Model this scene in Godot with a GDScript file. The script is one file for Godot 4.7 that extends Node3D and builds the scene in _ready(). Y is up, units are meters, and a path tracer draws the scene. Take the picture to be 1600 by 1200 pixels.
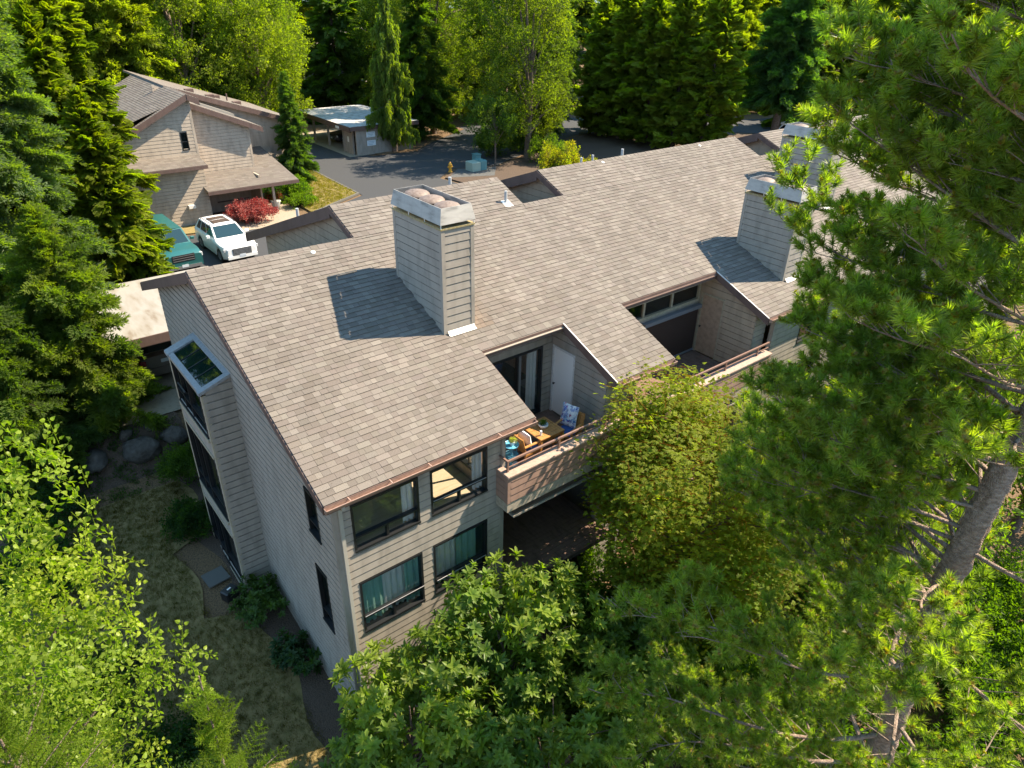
extends Node3D
# A shingled townhouse row among tall trees, seen from a drone. x runs along the ridge, z towards the viewer, metres.
const EAVE := 6.3          # height of the front eave above the lawn beside the bay
const PITCH := 0.404       # front roof slope
const BACK := 0.362        # rear roof slope
const COURT := 1.5         # height of the parking court
var rng := RandomNumberGenerator.new()
var M := {}
var used := {}
var drawn := 0
const LEAF_GAIN := 2.05     # leaf colours below are for reflected light alone; half of a leaf's light passes through it

# ---------------------------------------------------------------- mesh collector
class MB:
	var v := PackedVector3Array()
	var n := PackedVector3Array()
	var c := PackedColorArray()
	var u := PackedVector2Array()
	var col := Color.WHITE
	var has_uv := false
	func tri(a: Vector3, b: Vector3, d: Vector3):      # counterclockwise seen from outside
		var nn := (b - a).cross(d - a).normalized()
		v.push_back(a); v.push_back(d); v.push_back(b)
		for k in 3:
			n.push_back(nn); c.push_back(col)
	func tri_n(a: Vector3, b: Vector3, d: Vector3, na: Vector3, nb: Vector3, nd: Vector3):
		v.push_back(a); v.push_back(d); v.push_back(b)
		n.push_back(na); n.push_back(nd); n.push_back(nb)
		for k in 3: c.push_back(col)
	func quad(a: Vector3, b: Vector3, d: Vector3, e: Vector3):
		tri(a, b, d); tri(a, d, e)
	func quad_uv(a: Vector3, b: Vector3, d: Vector3, e: Vector3):
		tri(a, b, d); tri(a, d, e)
		has_uv = true
		u.append_array(PackedVector2Array([Vector2(0, 1), Vector2(1, 0), Vector2(1, 1), Vector2(0, 1), Vector2(0, 0), Vector2(1, 0)]))
	func quad_n(a: Vector3, b: Vector3, d: Vector3, e: Vector3, na: Vector3, nb: Vector3, nd: Vector3, ne: Vector3):
		tri_n(a, b, d, na, nb, nd); tri_n(a, d, e, na, nd, ne)
	func box(lo: Vector3, hi: Vector3, t := Transform3D.IDENTITY):
		var p := []
		for k in 8:
			p.append(t * Vector3(hi.x if k & 1 else lo.x, hi.y if k & 2 else lo.y, hi.z if k & 4 else lo.z))
		quad(p[4], p[5], p[7], p[6]); quad(p[1], p[0], p[2], p[3]); quad(p[5], p[1], p[3], p[7])
		quad(p[0], p[4], p[6], p[2]); quad(p[6], p[7], p[3], p[2]); quad(p[0], p[1], p[5], p[4])
	func hexa(p: Array):                                 # eight corners: bottom 0-3 and top 4-7, each counterclockwise from above
		quad(p[3], p[2], p[1], p[0]); quad(p[4], p[5], p[6], p[7])
		for k in 4:
			var j := (k + 1) % 4
			quad(p[k], p[j], p[4 + j], p[4 + k])
	func bevel_box(lo: Vector3, hi: Vector3, r: float, t := Transform3D.IDENTITY):
		# box with its four vertical and top edges chamfered
		var q := func(y: float, i: float) -> Array:
			return [t * Vector3(lo.x + i, y, hi.z), t * Vector3(hi.x - i, y, hi.z), t * Vector3(hi.x, y, hi.z - i), t * Vector3(hi.x, y, lo.z + i),
				t * Vector3(hi.x - i, y, lo.z), t * Vector3(lo.x + i, y, lo.z), t * Vector3(lo.x, y, lo.z + i), t * Vector3(lo.x, y, hi.z - i)]
		var a: Array = q.call(lo.y, r)
		var b: Array = q.call(hi.y - r, r)
		var cen := (lo + hi) * 0.5
		var d := []
		for w in b:
			var l: Vector3 = t.affine_inverse() * w
			var f := Vector3(cen.x + (l.x - cen.x) * (1.0 - 2.0 * r / maxf(hi.x - lo.x, 0.001)), hi.y, cen.z + (l.z - cen.z) * (1.0 - 2.0 * r / maxf(hi.z - lo.z, 0.001)))
			d.append(t * f)
		for k in 8:
			var j := (k + 1) % 8
			quad(a[k], a[j], b[j], b[k]); quad(b[k], b[j], d[j], d[k])
		for k in range(1, 7):
			tri(d[0], d[k], d[k + 1]); tri(a[0], a[k + 1], a[k])
	func tube(pts: Array, rad: Array, sides := 6, caps := true):
		var rings := []
		var norms := []
		var last := Vector3.RIGHT
		for i in pts.size():
			var d: Vector3 = (pts[mini(i + 1, pts.size() - 1)] - pts[maxi(i - 1, 0)]).normalized()
			var s := last - d * last.dot(d)
			if s.length() < 0.05: s = Vector3.FORWARD - d * Vector3.FORWARD.dot(d)
			s = s.normalized(); last = s
			var w := d.cross(s)
			var ring := []; var nr := []
			for k in sides:
				var a := TAU * k / sides
				var o := s * cos(a) + w * sin(a)
				ring.append(pts[i] + o * rad[i]); nr.append(o)
			rings.append(ring); norms.append(nr)
		for i in pts.size() - 1:
			for k in sides:
				var j := (k + 1) % sides
				quad_n(rings[i][k], rings[i][j], rings[i + 1][j], rings[i + 1][k], norms[i][k], norms[i][j], norms[i + 1][j], norms[i + 1][k])
		if caps:
			for k in range(1, sides - 1):
				tri(rings[0][0], rings[0][k + 1], rings[0][k]); tri(rings[-1][0], rings[-1][k], rings[-1][k + 1])
	func lathe(prof: Array, sides := 16, t := Transform3D.IDENTITY):   # prof: Vector2(radius, height) from bottom to top
		var pts := []; var nn := []
		for i in prof.size():
			var d: Vector2 = (prof[mini(i + 1, prof.size() - 1)] - prof[maxi(i - 1, 0)])
			var m := Vector2(d.y, -d.x).normalized()
			var ring := []; var nr := []
			for k in sides:
				var a := TAU * k / sides
				ring.append(t * Vector3(cos(a) * prof[i].x, prof[i].y, -sin(a) * prof[i].x))
				nr.append((t.basis * Vector3(cos(a) * m.x, m.y, -sin(a) * m.x)).normalized())
			pts.append(ring); nn.append(nr)
		for i in prof.size() - 1:
			for k in sides:
				var j := (k + 1) % sides
				quad_n(pts[i][k], pts[i][j], pts[i + 1][j], pts[i + 1][k], nn[i][k], nn[i][j], nn[i + 1][j], nn[i + 1][k])
	func grid(g: Array, smooth := true):                 # g[i][j] points; rows counterclockwise seen from outside
		var r := g.size(); var w: int = g[0].size()
		var nn := []
		for i in r:
			var row := []
			for j in w:
				var a: Vector3 = g[i][mini(j + 1, w - 1)] - g[i][maxi(j - 1, 0)]
				var b: Vector3 = g[mini(i + 1, r - 1)][j] - g[maxi(i - 1, 0)][j]
				row.append(a.cross(b).normalized())
			nn.append(row)
		for i in r - 1:
			for j in w - 1:
				if smooth: quad_n(g[i][j], g[i][j + 1], g[i + 1][j + 1], g[i + 1][j], nn[i][j], nn[i][j + 1], nn[i + 1][j + 1], nn[i + 1][j])
				else: quad(g[i][j], g[i][j + 1], g[i + 1][j + 1], g[i + 1][j])
	func mesh() -> ArrayMesh:
		var m := ArrayMesh.new()
		if v.is_empty(): return m
		var a := []
		a.resize(Mesh.ARRAY_MAX)
		a[Mesh.ARRAY_VERTEX] = v; a[Mesh.ARRAY_NORMAL] = n; a[Mesh.ARRAY_COLOR] = c
		if has_uv: a[Mesh.ARRAY_TEX_UV] = u
		m.add_surface_from_arrays(Mesh.PRIMITIVE_TRIANGLES, a)
		return m

# ---------------------------------------------------------------- nodes
func numbered(called: String) -> String:
	var k: int = used.get(called, -1) + 1
	used[called] = k
	return called if k == 0 else "%s_%03d" % [called, k]
func tag(o: Node, label: String, category: String, group := ""):
	o.set_meta("label", label); o.set_meta("category", category)
	if group: o.set_meta("group", group)
func thing(called: String, label: String, category: String, at := Vector3.ZERO, turn := 0.0, group := "") -> Node3D:
	var o := Node3D.new()
	o.name = numbered(called); add_child(o)
	o.position = at; o.rotation.y = turn
	tag(o, label, category, group)
	return o
func holder(parent: Node, called: String, at := Vector3.ZERO) -> Node3D:
	var o := Node3D.new(); o.name = called; o.position = at; parent.add_child(o, true); return o
func put(parent: Node, called: String, me: Mesh, mat: Material, at := Transform3D.IDENTITY) -> MeshInstance3D:
	var o := MeshInstance3D.new()
	o.name = called; o.mesh = me; o.material_override = mat; o.transform = at
	parent.add_child(o, true)
	return o
func part(parent: Node, called: String, b: MB, mat: Material) -> MeshInstance3D:
	return put(parent, called, b.mesh(), mat)
func setting(called: String, b: MB, mat: Material) -> MeshInstance3D:
	var o := part(self, called, b, mat)
	o.set_meta("kind", "structure")
	return o
func one(called: String, b: MB, mat: Material, label: String, category: String, group := "") -> MeshInstance3D:
	var o := put(self, numbered(called), b.mesh(), mat)
	tag(o, label, category, group)
	return o
func bxp(parent: Node, called: String, lo: Vector3, hi: Vector3, mat: Material, t := Transform3D.IDENTITY) -> MeshInstance3D:
	var b := MB.new(); b.box(lo, hi, t); return part(parent, called, b, mat)
func copies(parent: Node, called: String, me: Mesh, mat: Material, ts: Array, cs: Array) -> MultiMeshInstance3D:
	var mm := MultiMesh.new()
	mm.transform_format = MultiMesh.TRANSFORM_3D
	mm.use_colors = true
	mm.mesh = me
	mm.instance_count = ts.size()
	var buf := PackedFloat32Array(); buf.resize(ts.size() * 16)
	var k := 0
	drawn += ts.size()
	for i in ts.size():
		var t: Transform3D = ts[i]; var cc: Color = cs[i]
		buf[k] = t.basis.x.x; buf[k + 1] = t.basis.y.x; buf[k + 2] = t.basis.z.x; buf[k + 3] = t.origin.x
		buf[k + 4] = t.basis.x.y; buf[k + 5] = t.basis.y.y; buf[k + 6] = t.basis.z.y; buf[k + 7] = t.origin.y
		buf[k + 8] = t.basis.x.z; buf[k + 9] = t.basis.y.z; buf[k + 10] = t.basis.z.z; buf[k + 11] = t.origin.z
		buf[k + 12] = cc.r * LEAF_GAIN; buf[k + 13] = cc.g * LEAF_GAIN; buf[k + 14] = cc.b * LEAF_GAIN; buf[k + 15] = 1.0
		k += 16
	mm.buffer = buf
	var o := MultiMeshInstance3D.new()
	o.name = called; o.multimesh = mm; o.material_override = mat
	o.set_meta("kind", "stuff")
	parent.add_child(o, true)
	return o

# ---------------------------------------------------------------- materials
func lin(r: float, g: float, b: float) -> Color: return Color(r, g, b).linear_to_srgb()
func mat(c: Color, rough := 0.8, metal := 0.0) -> StandardMaterial3D:
	var m := StandardMaterial3D.new()
	m.albedo_color = c; m.roughness = rough; m.metallic = metal
	m.cull_mode = BaseMaterial3D.CULL_DISABLED
	m.vertex_color_use_as_albedo = true
	return m
func noise_tex(size: int, freq: float, stops: Array, sd: int, octaves := 4, kind := FastNoiseLite.TYPE_SIMPLEX_SMOOTH, stretch := Vector2.ONE) -> ImageTexture:
	var f := FastNoiseLite.new()
	f.noise_type = kind; f.seed = sd; f.frequency = freq; f.fractal_octaves = octaves
	var im := f.get_seamless_image(int(size / stretch.x), int(size / stretch.y))
	if stretch != Vector2.ONE: im.resize(size, size, Image.INTERPOLATE_CUBIC)
	im.convert(Image.FORMAT_RGB8)
	var lut := []
	for k in 256:
		var t := k / 255.0 * (stops.size() - 1)
		var i := mini(int(t), stops.size() - 2)
		lut.append((stops[i] as Color).lerp(stops[i + 1], t - i))
	for y in size:
		for x in size:
			im.set_pixel(x, y, lut[int(im.get_pixel(x, y).r * 255.0)])
	im.generate_mipmaps()
	return ImageTexture.create_from_image(im)
func g(t: float) -> Color: return Color(t, t, t)
func tex_mat(tex: Texture2D, scale: float, tint := Color.WHITE, rough := 0.85, bump: Texture2D = null, depth := 0.0) -> StandardMaterial3D:
	var m := mat(tint, rough)
	m.albedo_texture = tex
	m.uv1_triplanar = true; m.uv1_world_triplanar = true
	m.uv1_scale = Vector3.ONE * scale
	if bump:
		m.heightmap_enabled = true; m.heightmap_texture = bump; m.heightmap_scale = depth
	return m
func leaf_mat(c: Color, through: Color, rough := 0.5, spec := 0.4) -> StandardMaterial3D:
	var m := mat(c, rough)
	m.metallic_specular = spec
	m.backlight_enabled = true; m.backlight = through
	return m
func glass(tint: Color, alpha: float) -> StandardMaterial3D:
	var m := mat(tint, 0.03)
	m.transparency = BaseMaterial3D.TRANSPARENCY_ALPHA
	m.albedo_color = Color(tint.r, tint.g, tint.b, alpha)
	m.metallic_specular = 0.6
	return m
func make_materials():
	var gran := noise_tex(512, 0.09, [g(0.72), g(0.9), g(1.0), g(1.0)], 3, 5)
	var blotch := noise_tex(512, 0.02, [g(0.8), g(0.93), g(1.0)], 8, 5)
	var fine := noise_tex(256, 0.16, [g(0.0), g(1.0)], 5, 4)
	M.shingle = tex_mat(gran, 1.1, Color.WHITE, 0.93, fine, 0.4)
	M.deck_edge = mat(lin(0.12, 0.09, 0.075), 0.9)
	var paint := noise_tex(512, 0.012, [g(0.86), g(0.95), g(1.0), g(0.97)], 21, 5, FastNoiseLite.TYPE_SIMPLEX_SMOOTH, Vector2(1, 4))
	var grainy := noise_tex(512, 0.03, [g(0.0), g(0.5), g(1.0)], 22, 4, FastNoiseLite.TYPE_SIMPLEX_SMOOTH, Vector2(8, 1))
	M.siding = tex_mat(paint, 0.45, lin(0.315, 0.278, 0.238), 0.75, grainy, 0.12)
	M.siding_side = tex_mat(paint, 0.45, lin(0.315, 0.278, 0.238), 0.75, grainy, 0.12)
	M.siding_tan = tex_mat(paint, 0.5, lin(0.4, 0.305, 0.22), 0.75, grainy, 0.12)
	M.brown_trim = tex_mat(paint, 0.4, lin(0.125, 0.078, 0.066), 0.7)
	M.brown_dark = tex_mat(paint, 0.4, lin(0.06, 0.042, 0.036), 0.8)
	M.drip = mat(lin(0.62, 0.56, 0.52), 0.5)
	M.drip_shingle = tex_mat(gran, 1.3, lin(0.36, 0.31, 0.26), 0.85)
	M.gutter = tex_mat(blotch, 0.9, lin(0.36, 0.235, 0.185), 0.45)
	M.downspout = mat(lin(0.36, 0.34, 0.3), 0.5)
	M.parapet = tex_mat(paint, 0.5, lin(0.3, 0.19, 0.15), 0.72, grainy, 0.12)
	M.parapet_cap = tex_mat(blotch, 0.7, lin(0.4, 0.28, 0.225), 0.7)
	M.rim_tan = tex_mat(blotch, 0.8, lin(0.42, 0.36, 0.29), 0.7)
	M.rail = mat(lin(0.2, 0.12, 0.095), 0.45)
	M.deck_plank = tex_mat(noise_tex(256, 0.03, [Color(0.34, 0.26, 0.22), Color(0.46, 0.36, 0.31), Color(0.4, 0.3, 0.27)], 31, 4, FastNoiseLite.TYPE_SIMPLEX_SMOOTH, Vector2(1, 4)), 0.6, Color.WHITE, 0.8)
	M.white_metal = mat(lin(0.72, 0.7, 0.66), 0.5)
	M.shroud = tex_mat(noise_tex(512, 0.014, [g(0.72), g(0.92), g(1.0), g(0.9)], 41, 6, FastNoiseLite.TYPE_SIMPLEX_SMOOTH, Vector2(4, 1)), 0.7, lin(0.42, 0.4, 0.375), 0.55)
	M.flue = tex_mat(noise_tex(256, 0.03, [lin(0.1, 0.066, 0.05), lin(0.17, 0.126, 0.104), lin(0.22, 0.175, 0.15)], 42, 5), 1.4, Color.WHITE, 0.6)
	M.rust = tex_mat(noise_tex(256, 0.04, [lin(0.03, 0.022, 0.02), lin(0.12, 0.05, 0.03), lin(0.06, 0.03, 0.025)], 43, 5), 1.6, Color.WHITE, 0.9)
	M.mossy = tex_mat(noise_tex(256, 0.03, [lin(0.3, 0.26, 0.2), lin(0.34, 0.28, 0.16), lin(0.24, 0.19, 0.07), lin(0.36, 0.32, 0.26)], 44, 5), 1.2, Color.WHITE, 0.9)
	M.bronze = mat(lin(0.012, 0.013, 0.015), 0.4)
	M.sash = mat(lin(0.16, 0.16, 0.16), 0.4)
	M.steel = mat(lin(0.3, 0.3, 0.32), 0.35, 0.8)
	M.steel_blue = mat(lin(0.16, 0.17, 0.19), 0.4)
	M.shade_brown = tex_mat(fine, 3.0, lin(0.16, 0.085, 0.058), 0.9)
	M.white_door = mat(lin(0.74, 0.73, 0.72), 0.5)
	M.white_trim = tex_mat(blotch, 1.2, lin(0.66, 0.65, 0.64), 0.6)
	M.tan_door = tex_mat(blotch, 0.5, lin(0.44, 0.31, 0.22), 0.6)
	M.tan_trim = tex_mat(blotch, 0.8, lin(0.42, 0.36, 0.26), 0.6)
	M.bay_trim = tex_mat(blotch, 0.9, lin(0.3, 0.31, 0.32), 0.6)
	M.black_metal = mat(lin(0.015, 0.015, 0.016), 0.35)
	M.pipe_grey = mat(lin(0.36, 0.37, 0.38), 0.5)
	M.oak_floor = tex_mat(noise_tex(512, 0.02, [lin(0.5, 0.4, 0.26), lin(0.64, 0.54, 0.38), lin(0.58, 0.47, 0.32)], 51, 4, FastNoiseLite.TYPE_SIMPLEX_SMOOTH, Vector2(8, 1)), 0.5, Color.WHITE, 0.35)
	M.carpet = tex_mat(fine, 2.0, lin(0.28, 0.25, 0.22), 0.95)
	M.plaster = mat(lin(0.58, 0.55, 0.5), 0.9)
	M.sheer = mat(lin(0.8, 0.82, 0.8), 0.9); M.sheer.backlight_enabled = true; M.sheer.backlight = Color(0.7, 0.7, 0.7)
	M.drape_green = mat(lin(0.2, 0.38, 0.33), 0.9)
	M.pane_clear = glass(Color(0.2, 0.3, 0.3), 0.1)
	M.pane_low = glass(Color(0.12, 0.3, 0.3), 0.1)
	M.pane_dark = glass(Color(0.04, 0.08, 0.08), 0.72)
	M.pane_roof = glass(Color(0.05, 0.14, 0.13), 0.7)
	# ground
	M.asphalt = tex_mat(noise_tex(512, 0.1, [lin(0.024, 0.026, 0.031), lin(0.036, 0.038, 0.043), lin(0.055, 0.056, 0.06)], 61, 5), 0.6, Color.WHITE, 0.92, fine, 0.5)
	M.concrete = tex_mat(noise_tex(512, 0.02, [lin(0.2, 0.16, 0.12), lin(0.3, 0.25, 0.19), lin(0.25, 0.21, 0.16)], 62, 5), 0.35, Color.WHITE, 0.9)
	M.mulch = tex_mat(noise_tex(512, 0.07, [lin(0.02, 0.014, 0.01), lin(0.06, 0.04, 0.028), lin(0.1, 0.066, 0.044), lin(0.045, 0.03, 0.02)], 63, 5), 0.5, Color.WHITE, 0.97, fine, 2.5)
	M.needles = tex_mat(noise_tex(512, 0.06, [lin(0.03, 0.02, 0.011), lin(0.1, 0.062, 0.032), lin(0.17, 0.105, 0.05), lin(0.065, 0.042, 0.022)], 64, 5), 0.45, Color.WHITE, 0.97, fine, 2.5)
	M.lawn = tex_mat(noise_tex(512, 0.018, [lin(0.08, 0.072, 0.022), lin(0.15, 0.115, 0.04), lin(0.21, 0.15, 0.06), lin(0.11, 0.088, 0.028)], 65, 6), 0.22, Color.WHITE, 0.97, fine, 2.0)
	M.dry_grass = tex_mat(noise_tex(512, 0.03, [lin(0.13, 0.1, 0.038), lin(0.25, 0.185, 0.075), lin(0.1, 0.105, 0.03)], 66, 6), 0.3, Color.WHITE, 0.97, fine, 2.0)
	M.curb = mat(lin(0.1, 0.095, 0.085), 0.9)
	M.white_roof = tex_mat(noise_tex(512, 0.016, [lin(0.13, 0.095, 0.065), lin(0.23, 0.21, 0.185), lin(0.27, 0.26, 0.245), lin(0.26, 0.24, 0.215)], 67, 6, FastNoiseLite.TYPE_SIMPLEX_SMOOTH, Vector2(1, 4)), 0.2, Color.WHITE, 0.7)
	M.rock = tex_mat(noise_tex(256, 0.03, [lin(0.03, 0.025, 0.022), lin(0.07, 0.06, 0.05), lin(0.11, 0.098, 0.086)], 68, 6), 0.8, Color.WHITE, 0.95, fine, 3.0)
	M.bark = tex_mat(noise_tex(512, 0.03, [lin(0.05, 0.036, 0.028), lin(0.15, 0.11, 0.085), lin(0.24, 0.19, 0.155)], 69, 6, FastNoiseLite.TYPE_SIMPLEX_SMOOTH, Vector2(4, 1)), 1.1, Color.WHITE, 0.95, fine, 2.0)
	M.pine_bark = tex_mat(noise_tex(512, 0.03, [lin(0.1, 0.07, 0.055), lin(0.26, 0.19, 0.15), lin(0.4, 0.32, 0.27)], 70, 6, FastNoiseLite.TYPE_SIMPLEX_SMOOTH, Vector2(2, 1)), 1.1, Color.WHITE, 0.95, fine, 3.0)
	M.twig = mat(lin(0.3, 0.25, 0.21), 0.9)
	M.fol = leaf_mat(Color.WHITE, Color(1.15, 1.22, 0.32), 0.5, 0.35)
	M.red_leaf = leaf_mat(Color.WHITE, Color(0.9, 0.32, 0.28), 0.55, 0.3)
	M.gloss_leaf = leaf_mat(Color.WHITE, Color(1.0, 1.1, 0.22), 0.42, 0.4)
	M.needle = leaf_mat(Color.WHITE, Color(1.05, 1.15, 0.34), 0.4, 0.55)
	M.gravel = tex_mat(noise_tex(512, 0.12, [lin(0.03, 0.032, 0.036), lin(0.09, 0.09, 0.09), lin(0.2, 0.2, 0.19)], 71, 4), 0.7, Color.WHITE, 0.95, fine, 3.0)
	M.grey_roof = tex_mat(noise_tex(256, 0.02, [lin(0.22, 0.2, 0.18), lin(0.42, 0.42, 0.42), lin(0.5, 0.5, 0.5)], 72, 5), 0.3, Color.WHITE, 0.8)
	M.far_roof = tex_mat(gran, 0.6, lin(0.26, 0.22, 0.19), 0.9)
	M.util_pale = mat(lin(0.3, 0.38, 0.32), 0.6); M.util_teal = mat(lin(0.1, 0.24, 0.25), 0.6)
	M.hydrant = mat(lin(0.62, 0.3, 0.02), 0.5)
	M.sign_white = mat(lin(0.62, 0.68, 0.72), 0.5); M.sign_blue = mat(lin(0.1, 0.2, 0.32), 0.6)
	M.siding_sun = tex_mat(paint, 0.4, lin(0.43, 0.36, 0.29), 0.75)
	M.siding_dark = tex_mat(paint, 0.4, lin(0.2, 0.17, 0.15), 0.8)
	M.skylight = mat(lin(0.3, 0.28, 0.25), 0.3)
	M.pot_white = mat(lin(0.55, 0.55, 0.55), 0.5)
# ---------------------------------------------------------------- building kit
var board_mesh := {}
func lap_board(h: float, deep := false) -> ArrayMesh:        # one metre of lapped siding board: lower edge proud of the upper one
	var key := "%.3f %s" % [h, deep]
	if not board_mesh.has(key):
		var b := MB.new()
		var z0 := 0.034 if deep else 0.03; var z1 := 0.033 if deep else 0.021
		var o := 0.034 if deep else 0.022
		b.hexa([Vector3(0, o, z0), Vector3(1, o, z0), Vector3(1, o, 0), Vector3(0, o, 0), Vector3(0, h, z1), Vector3(1, h, z1), Vector3(1, h, 0), Vector3(0, h, 0)])
		board_mesh[key] = b.mesh()
	return board_mesh[key]
# a frame puts wall coordinates (u along, v up, w out of the wall) into the house
func facing_front(x: float, z: float) -> Transform3D: return Transform3D(Basis.IDENTITY, Vector3(x, 0, z))
func facing_left(x: float, z: float) -> Transform3D: return Transform3D(Basis(Vector3.BACK, Vector3.UP, Vector3.LEFT), Vector3(x, 0, z))
func facing_right(x: float, z: float) -> Transform3D: return Transform3D(Basis(Vector3.FORWARD, Vector3.UP, Vector3.RIGHT), Vector3(x, 0, z))
# a wall of length l from v0 up to top(u), with openings [u0, u1, v0, v1]; boards are its sub-parts
func wall(parent: Node, f: Transform3D, l: float, v0: float, top: Callable, holes: Array, m: Material, expose := 0.197, boards := 1, thick := 0.12, called := "wall", breaks := []) -> MeshInstance3D:
	var b := MB.new()
	var us := [0.0, l]
	for h in holes: us.append(h[0]); us.append(h[1])
	for k in breaks: us.append(k)
	us.sort()
	for i in us.size() - 1:
		var a: float = us[i]; var e: float = us[i + 1]
		if e - a < 0.004: continue
		var cuts := []
		for h in holes:
			if h[0] < e - 0.002 and h[1] > a + 0.002: cuts.append(h)
		cuts.sort_custom(func(p, q): return p[2] < q[2])
		var low := v0
		for h in cuts:
			if h[2] > low + 0.003: slab(b, f, a, e, low, low, h[2], h[2], thick)
			low = h[3]
		var ta: float = top.call(a + 0.001); var te: float = top.call(e - 0.001)
		if maxf(ta, te) > low + 0.003: slab(b, f, a, e, low, low, ta, te, thick)
	var w := part(parent, called, b, m)
	if boards == 0: return w
	var joined := MB.new()
	var v := v0; var vmax := -99.0
	var n := int(l / 0.04) + 1
	var tops := []
	for i in n + 1: tops.append(top.call(l * i / n)); vmax = maxf(vmax, tops[i])
	while v < vmax - 0.04:
		var mid := v + expose * 0.55
		var start := -1.0
		for i in n + 2:
			var u := minf(l * i / n, l)
			var ok: bool = i <= n and tops[mini(i, n)] >= mid
			if ok:
				for h in holes:
					if u > h[0] - 0.001 and u < h[1] + 0.001 and v + expose * 0.5 > h[2] and v + expose * 0.5 < h[3]: ok = false
			if ok and start < 0: start = u
			if not ok and start >= 0:
				var end := l * (i - 1) / n
				for h in holes:                        # run the board up to the opening
					if v + expose * 0.5 > h[2] and v + expose * 0.5 < h[3]:
						if absf(end - h[0]) < 0.06: end = h[0]
						if absf(start - h[1]) < 0.06: start = h[1]
				if end - start > 0.05:
					if boards == 2:
						joined.hexa([f * Vector3(start, v + 0.02, 0.028), f * Vector3(end, v + 0.02, 0.028), f * Vector3(end, v + 0.02, 0), f * Vector3(start, v + 0.02, 0), f * Vector3(start, v + expose, 0.02), f * Vector3(end, v + expose, 0.02), f * Vector3(end, v + expose, 0), f * Vector3(start, v + expose, 0)])
					else: put(w, "siding_board", lap_board(expose, m == M.siding_side), m, f * Transform3D(Basis.from_scale(Vector3(end - start, 1, 1)), Vector3(start, v, 0.001)))
				start = -1.0
		v += expose
	if boards == 2: part(w, "siding", joined, m).set_meta("kind", "stuff")
	return w
func slab(b: MB, f: Transform3D, a: float, e: float, la: float, le: float, ta: float, te: float, thick: float):
	b.hexa([f * Vector3(a, la, 0), f * Vector3(e, le, 0), f * Vector3(e, le, -thick), f * Vector3(a, la, -thick),
		f * Vector3(a, ta, 0), f * Vector3(e, te, 0), f * Vector3(e, te, -thick), f * Vector3(a, ta, -thick)])
# a framed window in an opening; bars: ["h", v, u0, u1] or ["v", u, v0, v1]
func window(parent: Node, f: Transform3D, h: Array, bars: Array, fm: Material, gm: Material, w := 0.05, out := 0.04, called := "window") -> Node3D:
	var o := holder(parent, called)
	var b := MB.new()
	var u0: float = h[0]; var u1: float = h[1]; var v0: float = h[2]; var v1: float = h[3]
	b.box(Vector3(u0, v0, -0.1), Vector3(u1, v0 + w, out + 0.02), f); b.box(Vector3(u0, v1 - w, -0.1), Vector3(u1, v1, out), f)
	b.box(Vector3(u0, v0 + w, -0.1), Vector3(u0 + w, v1 - w, out - 0.003), f); b.box(Vector3(u1 - w, v0 + w, -0.1), Vector3(u1, v1 - w, out - 0.003), f)
	for k in bars:
		if k[0] == "h": b.box(Vector3(k[2] + 0.002, k[1] - w * 0.4, -0.07), Vector3(k[3] - 0.002, k[1] + w * 0.4, out - 0.012), f)
		else: b.box(Vector3(k[1] - w * 0.5, k[2] + 0.002, -0.06), Vector3(k[1] + w * 0.5, k[3] - 0.002, out - 0.016), f)
	part(o, "frame", b, fm)
	var p := MB.new()
	p.box(Vector3(u0 + w * 0.5, v0 + w * 0.5, -0.052), Vector3(u1 - w * 0.5, v1 - w * 0.5, -0.044), f)
	part(o, "pane", p, gm)
	return o
func drape(parent: Node, f: Transform3D, u0: float, u1: float, v0: float, v1: float, back: float, m: Material, folds := 9.0):
	var b := MB.new()
	var n := int((u1 - u0) / 0.02)
	var gr := [[], []]
	for i in n + 1:
		var u := u0 + (u1 - u0) * i / n
		var d := -back + 0.028 * sin(u * folds * TAU) + 0.014 * sin(u * folds * 2.7 * TAU + 1.0)
		gr[0].append(f * Vector3(u, v0, d)); gr[1].append(f * Vector3(u, v1, d))
	b.grid(gr)
	part(parent, "curtain", b, m)
# ---------------------------------------------------------------- roofs
const SLEN := 1.07852        # sqrt(1 + PITCH^2)
func on_roof(x: float, d: float, up := 0.0) -> Vector3:        # d: horizontal distance from the eave up the front slope
	return Vector3(x, PITCH * d, -d) + Vector3(0, 1, PITCH).normalized() * up
var tabs := []
func shingle_slab(b: MB, x0: float, x1: float, s0: float, s1: float, lift: float):
	var a := on_roof(x0, s0 / SLEN, lift); var c := on_roof(x1, s0 / SLEN, lift)
	var d := on_roof(x1, s1 / SLEN, 0.004); var e := on_roof(x0, s1 / SLEN, 0.004)
	var a0 := on_roof(x0, s0 / SLEN, 0.001); var c0 := on_roof(x1, s0 / SLEN, 0.001)
	b.quad(a, c, d, e); b.quad(a0, c0, c, a)
	b.tri(a0, a, e); b.tri(c, c0, d)
func shingle_tones() -> Color:
	var t := rng.randf()
	var base := Color(0.158, 0.136, 0.118)
	if t < 0.3: base = Color(0.14, 0.119, 0.102)
	elif t < 0.52: base = Color(0.179, 0.156, 0.135)
	elif t < 0.62: base = Color(0.152, 0.128, 0.112)
	var k := rng.randf_range(0.92, 1.08)
	return Color(base.r * k, base.g * k, base.b * k)
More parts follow.
